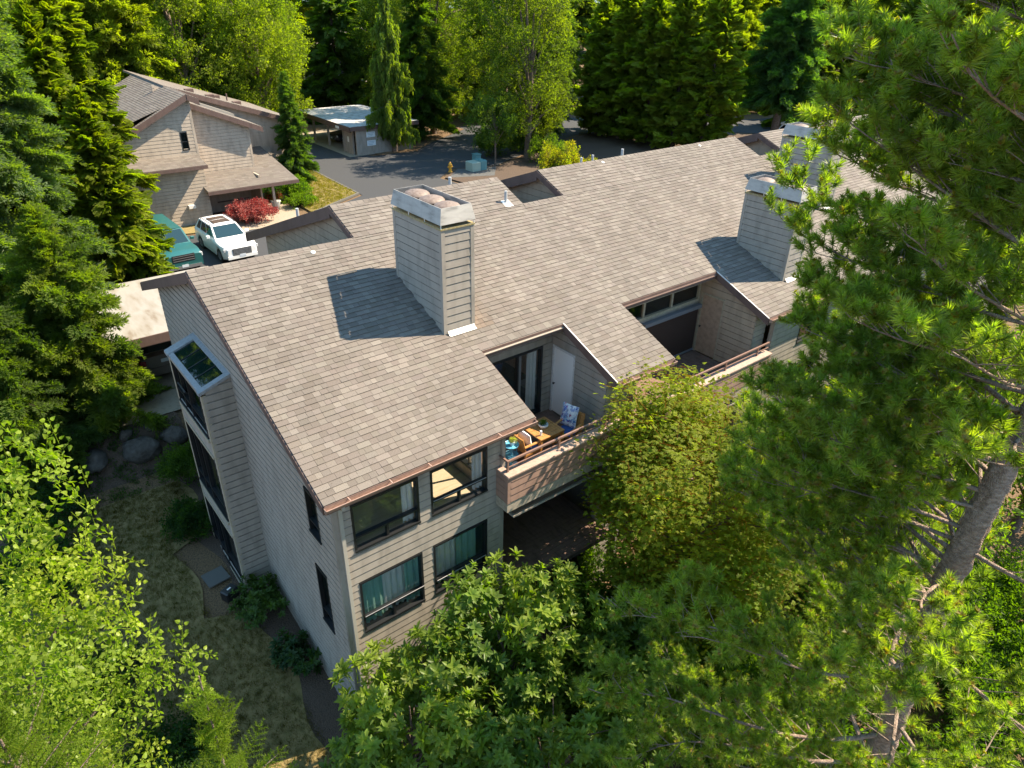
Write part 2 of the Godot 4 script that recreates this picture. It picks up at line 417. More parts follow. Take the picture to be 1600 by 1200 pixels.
# regions of the front slope [x0, x1, d0, d1]
func shingle_roof(roof: Node, regions: Array):
	var rest := MB.new()
	var weather := FastNoiseLite.new(); weather.seed = 12; weather.frequency = 0.35; weather.fractal_octaves = 4
	var near := []
	for rg in regions:
		var s := ceilf(rg[2] * SLEN / 0.143 - 0.001) * 0.143
		var first := true
		while s < rg[3] * SLEN - 0.02:
			var a: float = rg[2] * SLEN - 0.012 if first else s
			var s1 := minf(s + 0.143 + 0.03, rg[3] * SLEN)
			first = false
			var row := int(round(s / 0.143))
			var x: float = rg[0] - 0.01
			var far: bool = rg[0] > 13.0
			while x < rg[1]:
				var w: float = [0.13, 0.17, 0.2, 0.25, 0.3, 0.16][rng.randi() % 6]
				if far: w *= 1.3
				var x1 := minf(x + w, rg[1] + 0.01)
				if rg[1] - x1 < 0.08: x1 = rg[1] + 0.01
				var lift := 0.017 + rng.randf() * 0.01
				var c := shingle_tones() * (1.0 + 0.16 * weather.get_noise_2d(x, s * 0.6))
				if x > 5.45 and x < 6.0 and s > 2.75 and s < 4.1: c = c.lerp(Color(0.27, 0.15, 0.075), 0.5 * (6.0 - x))      # rust washed off the chimney
				if row < 27 and x < 5.2 and not far and near.size() < 300 and row * 1.9 + x * 2.2 < 27.0:
					near.append([x + 0.002, x1 - 0.002, a, s1, lift, c])
				else:
					rest.col = c
					shingle_slab(rest, x + 0.002, x1 - 0.002, a, s1, lift)
				x = x1
			s += 0.143
	for k in near:
		var b := MB.new(); b.col = k[5]
		shingle_slab(b, k[0], k[1], k[2], k[3], k[4])
		part(roof, "shingle", b, M.shingle)
	var o := part(roof, "shingle_field", rest, M.shingle)
	o.set_meta("kind", "stuff")
func roof_slab(b: MB, x0: float, x1: float, d0: float, d1: float, thick := 0.16):
	var lo := func(x: float, d: float) -> Vector3: return on_roof(x, d) - Vector3(0, thick, 0)
	b.hexa([lo.call(x0, d0), lo.call(x1, d0), lo.call(x1, d1), lo.call(x0, d1), on_roof(x0, d0), on_roof(x1, d0), on_roof(x1, d1), on_roof(x0, d1)])
func ridge_caps(roof: Node, x0: float, x1: float, d: float):
	var y := PITCH * d
	var x := x0
	while x < x1 - 0.05:
		var b := MB.new(); b.col = shingle_tones()
		var e := minf(x + 0.2, x1)
		var l := 0.022 + rng.randf() * 0.006
		var w := 0.15
		var f := [Vector3(x, y - PITCH * w + 0.006, -d + w), Vector3(e + 0.01, y - PITCH * w + 0.004, -d + w)]
		var t := [Vector3(x, y + l, -d), Vector3(e + 0.01, y + l - 0.008, -d)]
		var k := [Vector3(x, y - BACK * w + 0.006, -d - w), Vector3(e + 0.01, y - BACK * w + 0.004, -d - w)]
		b.quad(f[0] + Vector3(0, 0.014, 0.004), f[1] + Vector3(0, 0.01, 0.004), t[1], t[0]); b.quad(t[0], t[1], k[1], k[0])
		b.quad(f[0], f[1], f[1] + Vector3(0, 0.01, 0.004), f[0] + Vector3(0, 0.014, 0.004))
		b.tri(f[0], f[0] + Vector3(0, 0.014, 0.004), t[0]); b.tri(k[0], f[0], t[0])
		part(roof, "ridge_shingle", b, M.shingle)
		x = e
func plank(b: MB, a: Vector3, c: Vector3, out: Vector3, h: float, t: float):    # a board whose top edge runs from a to c, hanging h down, t thick along out
	var d := Vector3(0, -h, 0)
	b.hexa([a + d + out * t, c + d + out * t, c + d, a + d, a + out * t, c + out * t, c, a])
func gutter(parent: Node, x0: float, x1: float, z: float, y: float, m: Material):
	var b := MB.new()
	var prof := [Vector2(0.004, 0.0), Vector2(0.004, -0.1), Vector2(0.07, -0.1), Vector2(0.105, -0.03), Vector2(0.105, -0.002), Vector2(0.122, -0.002), Vector2(0.122, -0.014), Vector2(0.112, -0.04), Vector2(0.076, -0.108), Vector2(-0.004, -0.108)]
	for i in prof.size() - 1:
		var p: Vector2 = prof[i]; var q: Vector2 = prof[i + 1]
		b.quad(Vector3(x0, y + p.y, z + p.x), Vector3(x1, y + p.y, z + p.x), Vector3(x1, y + q.y, z + q.x), Vector3(x0, y + q.y, z + q.x))
	for x in [x0, x1]: b.box(Vector3(x - 0.004, y - 0.107, z + 0.004), Vector3(x + 0.004, y - 0.006, z + 0.1))
	var o := part(parent, "gutter", b, m)
	var x := x0 + 0.5
	while x < x1 - 0.2:
		bxp(o, "gutter_strap", Vector3(x - 0.012, y - 0.002, z - 0.05), Vector3(x + 0.012, y + 0.008, z + 0.118), m)
		x += 0.9
func chimney(house: Node, x0: float, x1: float, zb: float, zf: float, top: float, flues: int):   # zb back, zf front (larger z)
	var c := holder(house, "chimney")
	var core := MB.new()
	var yb := -PITCH * zf - 0.3
	core.box(Vector3(x0 + 0.02, yb, zb + 0.02), Vector3(x1 - 0.02, top, zf - 0.02))
	part(c, "core", core, M.siding)
	var joined := MB.new()
	for side in 3:
		var f: Transform3D = [facing_left(x0 + 0.02, zb + 0.02), facing_front(x0 + 0.02, zf - 0.02), facing_right(x1 - 0.02, zf - 0.02)][side]
		var l: float = [zf - zb - 0.04, x1 - x0 - 0.04, zf - zb - 0.04][side]
		var v := -PITCH * zf + 0.045
		if side != 1: v -= 0.0
		while v < top - 0.08:
			var a := 0.06; var e := l - 0.06
			if side == 0:      # left side: the roof climbs towards the back
				var zlim := -(v + 0.1) / PITCH
				a = maxf(a, zlim - (zb + 0.02))
			if side == 2: e = minf(e, (zf - 0.02) + (v + 0.1) / PITCH)
			if e - a > 0.06 and x0 > 6.0:
				var tq := f * Transform3D(Basis.from_scale(Vector3(e - a, minf(1.0, (top - v) / 0.197), 1)), Vector3(a, v, 0.001))
				joined.hexa([Vector3(0, 0.022, 0.03), Vector3(1, 0.022, 0.03), Vector3(1, 0.022, 0), Vector3(0, 0.022, 0), Vector3(0, 0.197, 0.021), Vector3(1, 0.197, 0.021), Vector3(1, 0.197, 0), Vector3(0, 0.197, 0)].map(func(w): return tq * w))
			elif e - a > 0.06: put(c, "siding_board", lap_board(0.197), M.siding, f * Transform3D(Basis.from_scale(Vector3(e - a, minf(1.0, (top - v) / 0.197), 1)), Vector3(a, v, 0.001)))
			v += 0.197
	if x0 > 6.0: part(c, "siding", joined, M.siding).set_meta("kind", "stuff")
	for q in [[x0, zf], [x1, zf], [x0, zb], [x1, zb]]:
		var sx := 1.0 if q[0] == x0 else -1.0
		var sz := -1.0 if q[1] == zf else 1.0
		var px: float = q[0] - sx * 0.016; var pz: float = q[1] - sz * 0.016
		var t := MB.new()
		var yy := -PITCH * (zf if q[1] == zf else zb) - 0.1
		t.box(Vector3(minf(px, px + sx * 0.1), yy, minf(pz, pz + sz * 0.03)), Vector3(maxf(px, px + sx * 0.1), top - 0.002, maxf(pz, pz + sz * 0.03)))
		t.box(Vector3(minf(px, px + sx * 0.03), yy, minf(pz + sz * 0.031, pz + sz * 0.1)), Vector3(maxf(px, px + sx * 0.03), top - 0.003, maxf(pz + sz * 0.031, pz + sz * 0.1)))
		part(c, "corner_board", t, M.siding)
	# flashing at the roof
	var fl := MB.new()
	fl.quad(on_roof(x0 + 0.1, -zf - 0.03, 0.03), on_roof(x0 + 0.1, -zf - 0.12, 0.026), on_roof(x1, -zf - 0.12, 0.026), on_roof(x1, -zf - 0.03, 0.03))
	fl.quad(on_roof(x0 + 0.08, -zf - 0.1, 0.028), on_roof(x1 - 0.02, -zf - 0.1, 0.028), on_roof(x1 - 0.02, -zf, 0.09), on_roof(x0 + 0.08, -zf, 0.09))
	part(c, "flashing", fl, M.white_metal)
	# top plate, legs and the sheet metal shroud that leans in towards its open top
	bxp(c, "top_plate", Vector3(x0 - 0.03, top, zb - 0.03), Vector3(x1 + 0.03, top + 0.035, zf + 0.03), M.mossy)
	var s := MB.new()
	var y0 := top + 0.125; var y1 := top + 0.48
	var lo := [Vector3(x0 - 0.04, y0, zf + 0.04), Vector3(x1 + 0.04, y0, zf + 0.04), Vector3(x1 + 0.04, y0, zb - 0.04), Vector3(x0 - 0.04, y0, zb - 0.04)]
	var hi := [Vector3(x0 + 0.03, y1, zf - 0.03), Vector3(x1 - 0.03, y1, zf - 0.03), Vector3(x1 - 0.03, y1, zb + 0.03), Vector3(x0 + 0.03, y1, zb + 0.03)]
	var cen := Vector3((x0 + x1) * 0.5, 0, (zf + zb) * 0.5)
	for k in 4:
		var j := (k + 1) % 4
		s.quad(lo[k], lo[j], hi[j], hi[k])
		var inl := func(p: Vector3) -> Vector3: return p - Vector3(signf(p.x - cen.x), 0, signf(p.z - cen.z)) * 0.012
		s.quad(inl.call(lo[j]), inl.call(lo[k]), inl.call(hi[k]), inl.call(hi[j]))
		s.quad(hi[k], hi[j], inl.call(hi[j]), inl.call(hi[k])); s.quad(inl.call(lo[k]), inl.call(lo[j]), lo[j], lo[k])
	part(c, "shroud", s, M.shroud)
	for k in 4:
		part_tube(c, "shroud_leg", [lo[k] + Vector3(signf(cen.x - lo[k].x), 0, signf(cen.z - lo[k].z)) * 0.03 - Vector3(0, 0.095, 0), lo[k] + Vector3(signf(cen.x - lo[k].x), 0, signf(cen.z - lo[k].z)) * 0.03 + Vector3(0, 0.02, 0)], 0.012, M.white_metal)
	for k in 2: part_tube(c, "shroud_leg", [Vector3(x0 + 0.01, top + 0.03, lerpf(zb, zf, 0.34 + 0.33 * k)), Vector3(x0 + 0.0, y0 + 0.02, lerpf(zb, zf, 0.34 + 0.33 * k))], 0.011, M.white_metal)
	bxp(c, "inner_tray", Vector3(x0 + 0.02, y0 + 0.03, zb + 0.02), Vector3(x1 - 0.02, y0 + 0.04, zf - 0.02), M.rust)
	var rad := minf((zf - zb) / flues * 0.46, (x1 - x0) * 0.40)
	for k in flues:
		var z := lerpf(zb + 0.08, zf - 0.08, (k + 0.5) / flues)
		var cap := MB.new()
		cap.lathe([Vector2(rad * 0.55, y0 + 0.04), Vector2(rad * 0.55, y1 - 0.16), Vector2(rad * 0.9, y1 - 0.15), Vector2(rad, y1 - 0.11), Vector2(rad * 0.99, y1 - 0.09), Vector2(rad * 0.86, y1 - 0.045), Vector2(rad * 0.6, y1 - 0.012), Vector2(rad * 0.3, y1 + 0.006), Vector2(rad * 0.22, y1 + 0.016), Vector2(0.001, y1 + 0.018)], 20, Transform3D(Basis.IDENTITY, Vector3(cen.x, 0, z)))
		part(c, "flue_cap", cap, M.flue)
	return c
func part_tube(parent: Node, called: String, pts: Array, r: float, m: Material, sides := 6) -> MeshInstance3D:
	var b := MB.new(); var rr := []
	for k in pts: rr.append(r)
	b.tube(pts, rr, sides); return part(parent, called, b, m)

# ---------------------------------------------------------------- the townhouse row
const D1 := 6.45
const D2 := 7.787
func build_house():
	var h := thing("townhouse_building", "long taupe townhouse with brown shingle roof, chimneys and cut-in balconies in the middle", "building", Vector3(0, EAVE, 0))
	var roof := holder(h, "roof")
	var xe := 36.0
	var regions := [[0.0, 5.123, 0.0, D1], [5.123, 7.814, 2.06, D1], [7.814, 9.935, 0.0, D1], [9.935, 14.257, 2.06, D1], [14.257, xe, 0.0, D1], [4.256, 9.97, D1, D2], [11.678, 22.355, D1, D2], [24.1, xe, D1, D2]]
	shingle_roof(roof, regions)
	var deck := MB.new()
	for k in regions: roof_slab(deck, k[0], k[1], k[2], k[3])
	# rear slopes: [x0, x1, ridge distance, rear edge z]
	var rears := [[0.0, 4.256, D1, -12.3], [4.256, 9.97, D2, -15.2], [9.97, 11.678, D1, -12.3], [11.678, 22.355, D2, -15.2], [22.355, 24.1, D1, -12.3], [24.1, xe, D2, -15.2]]
	for k in rears:
		var y: float = PITCH * k[2]; var y2: float = y - BACK * (-k[3] - k[2])
		deck.hexa([Vector3(k[0], y - 0.16, -k[2]), Vector3(k[1], y - 0.16, -k[2]), Vector3(k[1], y2 - 0.16, k[3]), Vector3(k[0], y2 - 0.16, k[3]), Vector3(k[0], y, -k[2]), Vector3(k[1], y, -k[2]), Vector3(k[1], y2, k[3]), Vector3(k[0], y2, k[3])])
		ridge_caps(roof, k[0], minf(k[1], 24.0), k[2])
	part(roof, "deck", deck, M.deck_edge)
	# rake and fascia boards
	var rk := func(a: Vector3, c: Vector3, out: Vector3, hh: float, m: Material):
		var b := MB.new(); plank(b, a, c, out, hh, 0.035); part(h, "fascia", b, m)
	for k in [[0.0, 0.0, D1, 0], [4.256, D1, D2, 1], [11.678, D1, D2, 1], [24.1, D1, D2, 1]]:
		rk.call(on_roof(k[0], k[1]) - Vector3(0, 0.012, 0), on_roof(k[0], k[2]) - Vector3(0, 0.012, 0), Vector3(-1, 0, 0), 0.2, M.brown_trim)
	for k in [[0.0, D1, -12.3, 0], [4.256, D2, -15.2, 1], [11.678, D2, -15.2, 1], [24.1, D2, -15.2, 1]]:
		var y: float = PITCH * k[1]
		rk.call(Vector3(k[0] - 0.002, y - 0.01, -k[1]), Vector3(k[0] - 0.002, y - 0.01 - BACK * (-k[2] - k[1]), k[2]), Vector3(-1, 0, 0), 0.27 + 0.05 * k[3], M.brown_trim)
	for x in [7.814, 14.257]:
		rk.call(on_roof(x, -0.02) - Vector3(0, 0.012, 0), on_roof(x, 2.06) - Vector3(0, 0.012, 0), Vector3(-1, 0, 0), 0.22, M.brown_trim)
		rk.call(on_roof(x - 0.04, -0.02, 0.012), on_roof(x - 0.04, 2.06, 0.012), Vector3(1, 0, 0), 0.02, M.drip)
	for x in [5.123, 9.935]: rk.call(on_roof(x, -0.02) - Vector3(0, 0.012, 0), on_roof(x, 2.06) - Vector3(0, 0.012, 0), Vector3(1, 0, 0), 0.22, M.brown_trim)
	for k in [[0.0, 5.123, 0.0], [7.814, 9.935, 0.0], [14.257, xe, 0.0], [5.16, 7.778, 2.06], [9.97, 14.22, 2.06]]:
		var p := on_roof(k[0], k[2]); var q := on_roof(k[1], k[2])
		rk.call(p - Vector3(0, 0.012, 0), q - Vector3(0, 0.012, 0), Vector3(0, 0, 1), 0.2, M.brown_trim)
		if k[2] == 0.0: gutter(h, k[0] - 0.02, k[1] - 0.03, 0.036, -0.018, M.gutter)
		else:
			var b := MB.new()
			b.quad(p + Vector3(0, -0.1, 0.04), q + Vector3(0, -0.1, 0.04), q + Vector3(0, 0.006, 0.012), p + Vector3(0, 0.006, 0.012))
			b.box(p + Vector3(0, -0.115, 0.036), q + Vector3(0, -0.1, 0.075))
			part(h, "drip_edge", b, M.drip_shingle if k[0] < 6.0 else M.brown_trim)
	# ---- gable wall facing the lawn
	var FL := -8.4
	var under := func(z: float) -> float:
		if z > -D1: return -PITCH * z - 0.17
		return PITCH * D1 - BACK * (-z - D1) - 0.17
	var gf := facing_left(0.22, -11.1)
	var gw := [[11.1 - 1.50, 11.1 - 0.92, -1.74, -0.56], [11.1 - 1.53, 11.1 - 0.94, -4.46, -2.72], [11.1 - 2.92, 11.1 - 2.3, -7.95, -6.95]]
	wall(h, gf, 10.89, FL, func(u): return under.call(u - 11.1), gw + [[11.1 - 7.8, 11.1 - 5.45, -6.3, 0.3]], M.siding_side, 0.197, 1, 0.12, "wall", [11.1 - D1])
	window(h, gf, gw[0], [["h", -1.38, gw[0][0] + 0.05, gw[0][1] - 0.05]], M.bronze, M.pane_dark)
	window(h, gf, gw[1], [["h", -4.05, gw[1][0] + 0.05, gw[1][1] - 0.05]], M.bronze, M.pane_dark)
	window(h, gf, gw[2], [], M.bronze, M.pane_dark)
	# ---- front wall of the first unit
	var ff := facing_front(0.22, -0.21)
	var fw := [[0.36, 1.91, -1.63, -0.42], [2.2, 3.71, -1.63, -0.42], [0.36, 1.91, -3.98, -2.5], [2.2, 3.71, -3.98, -2.5]]
	wall(h, ff, 4.18, FL, func(_u): return -0.1, fw, M.siding)
	for k in 4:
		var q: Array = fw[k]; var mid: float = (q[0] + q[1]) * 0.5; var hv: float = q[2] + (0.36 if k < 2 else 0.42)
		window(h, ff, q, [["h", hv, q[0] + 0.05, q[1] - 0.05], ["v", mid, q[2] + 0.05, hv - 0.02]], M.bronze, M.pane_clear if k < 2 else M.pane_low)
	for k in [1, 3]:                                   # small sills and the outer bars of the sliding sashes
		var q: Array = fw[k]
		part_tube(h, "sash_bar", [ff * Vector3(q[0] + 0.05, q[2] + 0.41, 0.055), ff * Vector3(q[1] - 0.05, q[2] + 0.41, 0.055)], 0.012, M.steel)
	part_tube(h, "sash_bar", [ff * Vector3(0.4, -3.5, 0.055), ff * Vector3(1.9, -3.5, 0.055)], 0.012, M.steel)
	var cb := MB.new()                                 # corner boards and the downspout at the near corner
	cb.box(Vector3(0.195, FL, -0.31), Vector3(0.218, -0.12, -0.186)); cb.box(Vector3(0.2185, FL, -0.2095), Vector3(0.3, -0.12, -0.186))
	part(h, "corner_board", cb, M.siding)
	cb = MB.new(); cb.box(Vector3(0.31, FL, -0.188), Vector3(0.385, -0.25, -0.115)); cb.box(Vector3(0.311, -0.25, -0.186), Vector3(0.384, -0.13, 0.06))
	part(h, "downspout", cb, M.downspout)
	cb = MB.new(); cb.box(Vector3(4.3, FL, -0.2095), Vector3(4.42, -0.14, -0.18)); part(h, "corner_board", cb, M.siding)
	# rooms behind the glass
	var room := MB.new()
	room.box(Vector3(0.36, -2.3, -4.6), Vector3(4.27, -2.2, -0.34)); part(h, "oak_floor", room, M.oak_floor)
	room = MB.new(); room.box(Vector3(0.345, -4.9, -4.6), Vector3(4.27, -4.8, -0.34)); part(h, "lower_floor", room, M.carpet)
	room = MB.new(); room.box(Vector3(0.345, -4.8, -4.72), Vector3(4.27, 0.9, -4.6)); room.box(Vector3(4.271, -4.8, -4.6), Vector3(4.38, 1.0, -2.8)); room.box(Vector3(0.345, -2.5, -4.6), Vector3(4.27, -2.305, -0.34))
	part(h, "inner_wall", room, M.plaster)
	drape(h, ff, 1.58, 1.88, -1.6, -0.45, 0.16, M.sheer); drape(h, ff, 3.42, 3.68, -1.6, -0.45, 0.16, M.sheer); drape(h, ff, 2.22, 2.36, -1.6, -0.45, 0.16, M.sheer)
	drape(h, ff, 0.4, 0.98, -3.95, -2.5, 0.16, M.drape_green, 6.0); drape(h, ff, 0.9, 1.88, -3.95, -2.5, 0.22, M.sheer, 7.0); drape(h, ff, 1.52, 1.9, -3.95, -2.5, 0.15, M.drape_green, 6.0)
	drape(h, ff, 2.24, 3.2, -3.95, -2.5, 0.2, M.sheer, 7.0); drape(h, ff, 2.9, 3.5, -3.95, -2.5, 0.15, M.drape_green, 6.0)
	# ---- balcony of the first unit
	var bz := -2.65; var fl := -2.17
	var roof_u := func(z: float) -> float: return -PITCH * z - 0.16
	var bf := facing_front(4.4, bz)
	var sl := [1.35, 3.24, -2.1, -0.02]
	wall(h, bf, 3.7, fl, func(_u): return roof_u.call(bz), [sl], M.siding)
	var sw := window(h, bf, sl, [["v", 2.38, -2.05, -0.07]], M.bronze, M.pane_clear, 0.06, 0.04, "sliding_door")
	bxp(sw, "sash", Vector3(4.4 + 2.41, -2.04, bz - 0.03), Vector3(4.4 + 2.5, -0.08, bz + 0.012), M.sash)
	drape(h, bf, 2.86, 3.17, -2.08, -0.06, 0.16, M.sheer)
	room = MB.new(); room.box(Vector3(4.5, -2.3, -6.0), Vector3(8.2, -2.18, bz - 0.13)); part(h, "oak_floor", room, M.carpet)
	room = MB.new(); room.box(Vector3(4.5, -2.2, -6.1), Vector3(8.2, 1.9, -6.0)); part(h, "inner_wall", room, M.plaster)
	var rf := facing_left(8.0, bz)                      # the closet wall with the white door
	wall(h, rf, 2.15, fl, func(u): return roof_u.call(bz + u), [[0.05, 0.95, fl, -0.06]], M.siding)
	door(h, rf, 0.05, 0.95, fl, -0.06, M.white_door, M.white_trim)
	wall(h, facing_front(8.0, -0.5), 0.95, -8.4, func(_u): return roof_u.call(-0.5), [], M.siding, 0.197, 2)
	wall(h, facing_right(8.95, -0.5), 2.15, -2.4, func(u): return roof_u.call(-0.5 - u), [], M.siding, 0.197, 0)
	bxp(h, "corner_board", Vector3(8.93, -8.4, -0.51), Vector3(9.03, -0.02, -0.4), M.siding)
	bxp(h, "balcony_ceiling", Vector3(4.42, -2.45, -2.65), Vector3(8.0, -2.4, 0.2), M.siding)
	balcony_floor(h, 4.44, 7.98, bz + 0.005, 0.2, fl)
	var side_w := [0.55, 2.05, -1.9, -0.25]                # window of the front room that looks onto the balcony
	wall(h, facing_right(4.4, -0.21), 2.44, -8.4, func(u): return roof_u.call(-0.21 - u), [side_w], M.siding, 0.197, 2)
	window(h, facing_right(4.4, -0.21), side_w, [["v", 1.3, -1.85, -0.3]], M.bronze, M.pane_clear)
	parapet(h, 4.18, 7.95)
	bxp(h, "corner_post", Vector3(4.3, -1.1, -0.2), Vector3(4.39, -0.1, -0.11), M.siding)
	# ---- second unit: taller recess with clerestory lights over a drawn shade
	var b2 := facing_front(9.9, bz)
	var w2 := [[0.1, 4.48, -0.36, 0.3], [0.1, 1.62, -2.1, -0.5]]
	wall(h, b2, 4.6, fl, func(_u): return roof_u.call(bz), w2, M.siding, 0.197, 0)
	window(h, b2, w2[0], [["v", 1.8, -0.31, 0.25], ["v", 3.1, -0.31, 0.25]], M.tan_trim, M.pane_dark, 0.09, 0.03)
	window(h, b2, w2[1], [], M.tan_trim, M.pane_dark, 0.08, 0.03)
	bxp(h, "shade_cassette", Vector3(11.62, -0.56, bz + 0.06), Vector3(14.35, -0.44, bz + 0.2), M.steel_blue)
	bxp(h, "roller_shade", Vector3(11.66, -2.05, bz + 0.09), Vector3(14.3, -0.55, bz + 0.11), M.shade_brown)
	bxp(h, "shade_rail", Vector3(11.64, -2.12, bz + 0.07), Vector3(14.32, -2.05, bz + 0.13), M.steel_blue)
	var r2 := facing_left(14.42, bz)
	wall(h, r2, 2.15, fl, func(u): return roof_u.call(bz + u), [[0.08, 0.98, fl, -0.06]], M.siding_tan, 0.197, 1)
	door(h, r2, 0.08, 0.98, fl, -0.06, M.tan_door, M.tan_trim)
	balcony_floor(h, 9.05, 14.4, bz + 0.005, 0.2, fl)
	bxp(h, "balcony_ceiling", Vector3(9.02, -2.45, -2.65), Vector3(14.4, -2.4, 0.2), M.siding)
	parapet(h, 9.06, 14.38)
	wall(h, facing_front(14.42, -0.5), 0.6, -8.4, func(_u): return roof_u.call(-0.5), [], M.siding, 0.197, 2)
	wall(h, facing_front(15.02, -0.21), 6.0, -8.4, func(_u): return -0.1, [[1.6, 3.2, -1.63, -0.42], [1.6, 3.2, -3.98, -2.5]], M.siding, 0.197, 2)
	for q in [[1.6, 3.2, -1.63, -0.42], [1.6, 3.2, -3.98, -2.5]]: window(h, facing_front(15.02, -0.21), q, [["v", 2.4, q[2] + 0.05, q[3] - 0.05]], M.bronze, M.pane_dark)
	# ---- lower storey behind the balconies, the far end and the rear
	bxp(h, "lower_wall", Vector3(4.42, -8.4, -4.6), Vector3(21.0, -2.3, -4.48), M.siding)
	bxp(h, "lower_ceiling", Vector3(4.42, -2.46, -4.47), Vector3(21.0, -2.4, -2.66), M.siding)
	for x in [5.2, 10.6]:
		window(h, facing_front(x, -4.44), [0.0, 2.2, -4.75, -2.7], [["v", 1.1, -4.7, -2.75]], M.bronze, M.pane_dark, 0.06, 0.04, "sliding_door")
	balcony_floor(h, 4.44, 7.98, -4.4, 0.2, -4.8)
	bxp(h, "divider_wall", Vector3(8.95, -8.4, -4.47), Vector3(9.05, -2.47, -0.52), M.siding)
	bxp(h, "far_wall", Vector3(21.02, -8.4, -15.0), Vector3(xe - 0.2, -0.2, -0.21), M.siding)
	wall(h, Transform3D(Basis(Vector3.LEFT, Vector3.UP, Vector3.FORWARD), Vector3(4.1, 0, -11.1)), 3.88, -8.4, func(_u): return 0.72, [], M.siding, 0.197, 0)
	bxp(h, "rear_wall", Vector3(4.46, -5.2, -13.8), Vector3(21.0, 0.5, -13.7), M.siding)
	# raised gables above the lower ridges
	for x in [4.46, 11.88, 24.3]:
		var upf := facing_left(x, -13.7)
		var tp := func(u: float) -> float:
			var z := u - 13.7
			return (-PITCH * z if z > -D2 else PITCH * D2 - BACK * (-z - D2)) - 0.17
		wall(h, upf, 7.6, -5.0, tp, [], M.siding_tan, 0.24, (1 if x < 5.0 else 2) if x < 20.0 else 0, 0.1, "gable_wall", [13.7 - D2])
	# chimneys
	chimney(h, 4.584, 5.4625, -4.879, -2.7815, 3.687, 3)
	chimney(h, 16.27, 17.15, -2.85, -0.95, 2.8, 3)
	chimney(h, 21.77, 22.65, -5.25, -3.15, 3.6, 3)
	# vents, pipes and small marks of roofing work
	for k in [[9.45, 6.64, 0.36, 0.045, 1], [13.76, 7.9, 0.2, 0.04, 0], [14.31, 7.9, 0.22, 0.04, 0], [15.8, 7.9, 0.26, 0.05, 0], [8.31, 7.95, 0.26, 0.05, 0], [4.65, 11.1, 0.3, 0.05, 0]]:
		var v := holder(h, "vent_pipe")
		var p := on_roof(k[0], k[1])
		if k[1] > D2: p = Vector3(k[0], PITCH * D2 - BACK * (k[1] - D2), -k[1])
		elif k[1] > D1 and k[0] < 4.0: p = Vector3(k[0], PITCH * D1 - BACK * (k[1] - D1), -k[1])
		part_tube(v, "pipe", [p, p + Vector3(0, k[2], 0)], k[3], M.pipe_grey, 10)
		if k[4]: part_quad(v, "flashing", on_roof(k[0] - 0.13, k[1] - 0.2, 0.022), on_roof(k[0] + 0.15, k[1] - 0.2, 0.022), on_roof(k[0] + 0.15, k[1] + 0.1, 0.024), on_roof(k[0] - 0.13, k[1] + 0.1, 0.024), M.white_metal)
	for k in [[2.99, 6.24], [14.56, 7.63], [19.9, 7.62]]:
		var b := MB.new()
		var nrm := Vector3(0, 1, PITCH).normalized()
		var bs := Basis(Vector3.RIGHT, nrm, Vector3.RIGHT.cross(nrm))
		b.lathe([Vector2(0.06, 0.012), Vector2(0.06, 0.022), Vector2(0.045, 0.03), Vector2(0.03, 0.026), Vector2(0.001, 0.026)], 12, Transform3D(bs, on_roof(k[0], k[1])))
		part(h, "roof_anchor", b, M.white_metal)
	bay(h)
	litter(h)
func litter(h: Node):
	var ts := []; var cs := []
	for i in 190:                                      # twigs and dead needles blown onto the shingles, thicker along the eave
		var x := rd(0.1, 9.5); var d := rd(0.02, 6.3) if i % 3 else rd(0.0, 0.6)
		if (x > 5.0 and x < 7.9 and d < 2.1) or (x > 4.4 and x < 5.6 and d > 2.6 and d < 5.0): continue
		ts.append(Transform3D(Basis(Vector3.RIGHT, 0.384) * Basis(Vector3.UP, rng.randf() * TAU).scaled(Vector3(0.8, 0.25, 0.8) * rd(0.4, 1.0)), on_roof(x, d, 0.03))); cs.append(tone(Color(0.05, 0.03, 0.015), Color(0.03, 0.02, 0.012), 0.3))
	copies(h, "roof_litter", grass_m, M.fol, ts, cs)
func part_quad(parent: Node, called: String, a: Vector3, b: Vector3, c: Vector3, d: Vector3, m: Material) -> MeshInstance3D:
	var q := MB.new(); q.quad(a, b, c, d)
	var n := (b - a).cross(d - a).normalized() * -0.004
	q.quad(d + n, c + n, b + n, a + n)
	return part(parent, called, q, m)
func door(parent: Node, f: Transform3D, u0: float, u1: float, v0: float, v1: float, m: Material, tm: Material):
	var d := holder(parent, "door")
	var b := MB.new(); b.box(Vector3(u0 + 0.06, v0 + 0.02, -0.06), Vector3(u1 - 0.06, v1 - 0.06, -0.005), f); part(d, "leaf", b, m)
	b = MB.new()
	b.box(Vector3(u0, v0, -0.1), Vector3(u0 + 0.06, v1, 0.022), f); b.box(Vector3(u1 - 0.06, v0, -0.1), Vector3(u1, v1, 0.022), f); b.box(Vector3(u0 + 0.06, v1 - 0.06, -0.1), Vector3(u1 - 0.06, v1, 0.0219), f)
	part(d, "frame", b, tm)
	b = MB.new(); b.lathe([Vector2(0.012, 0), Vector2(0.012, 0.035), Vector2(0.03, 0.045), Vector2(0.032, 0.065), Vector2(0.02, 0.078), Vector2(0.001, 0.08)], 12, f * Transform3D(Basis(Vector3.RIGHT, PI / 2), Vector3(u0 + 0.13, v0 + 0.95, -0.006)))
	part(d, "knob", b, M.black_metal)
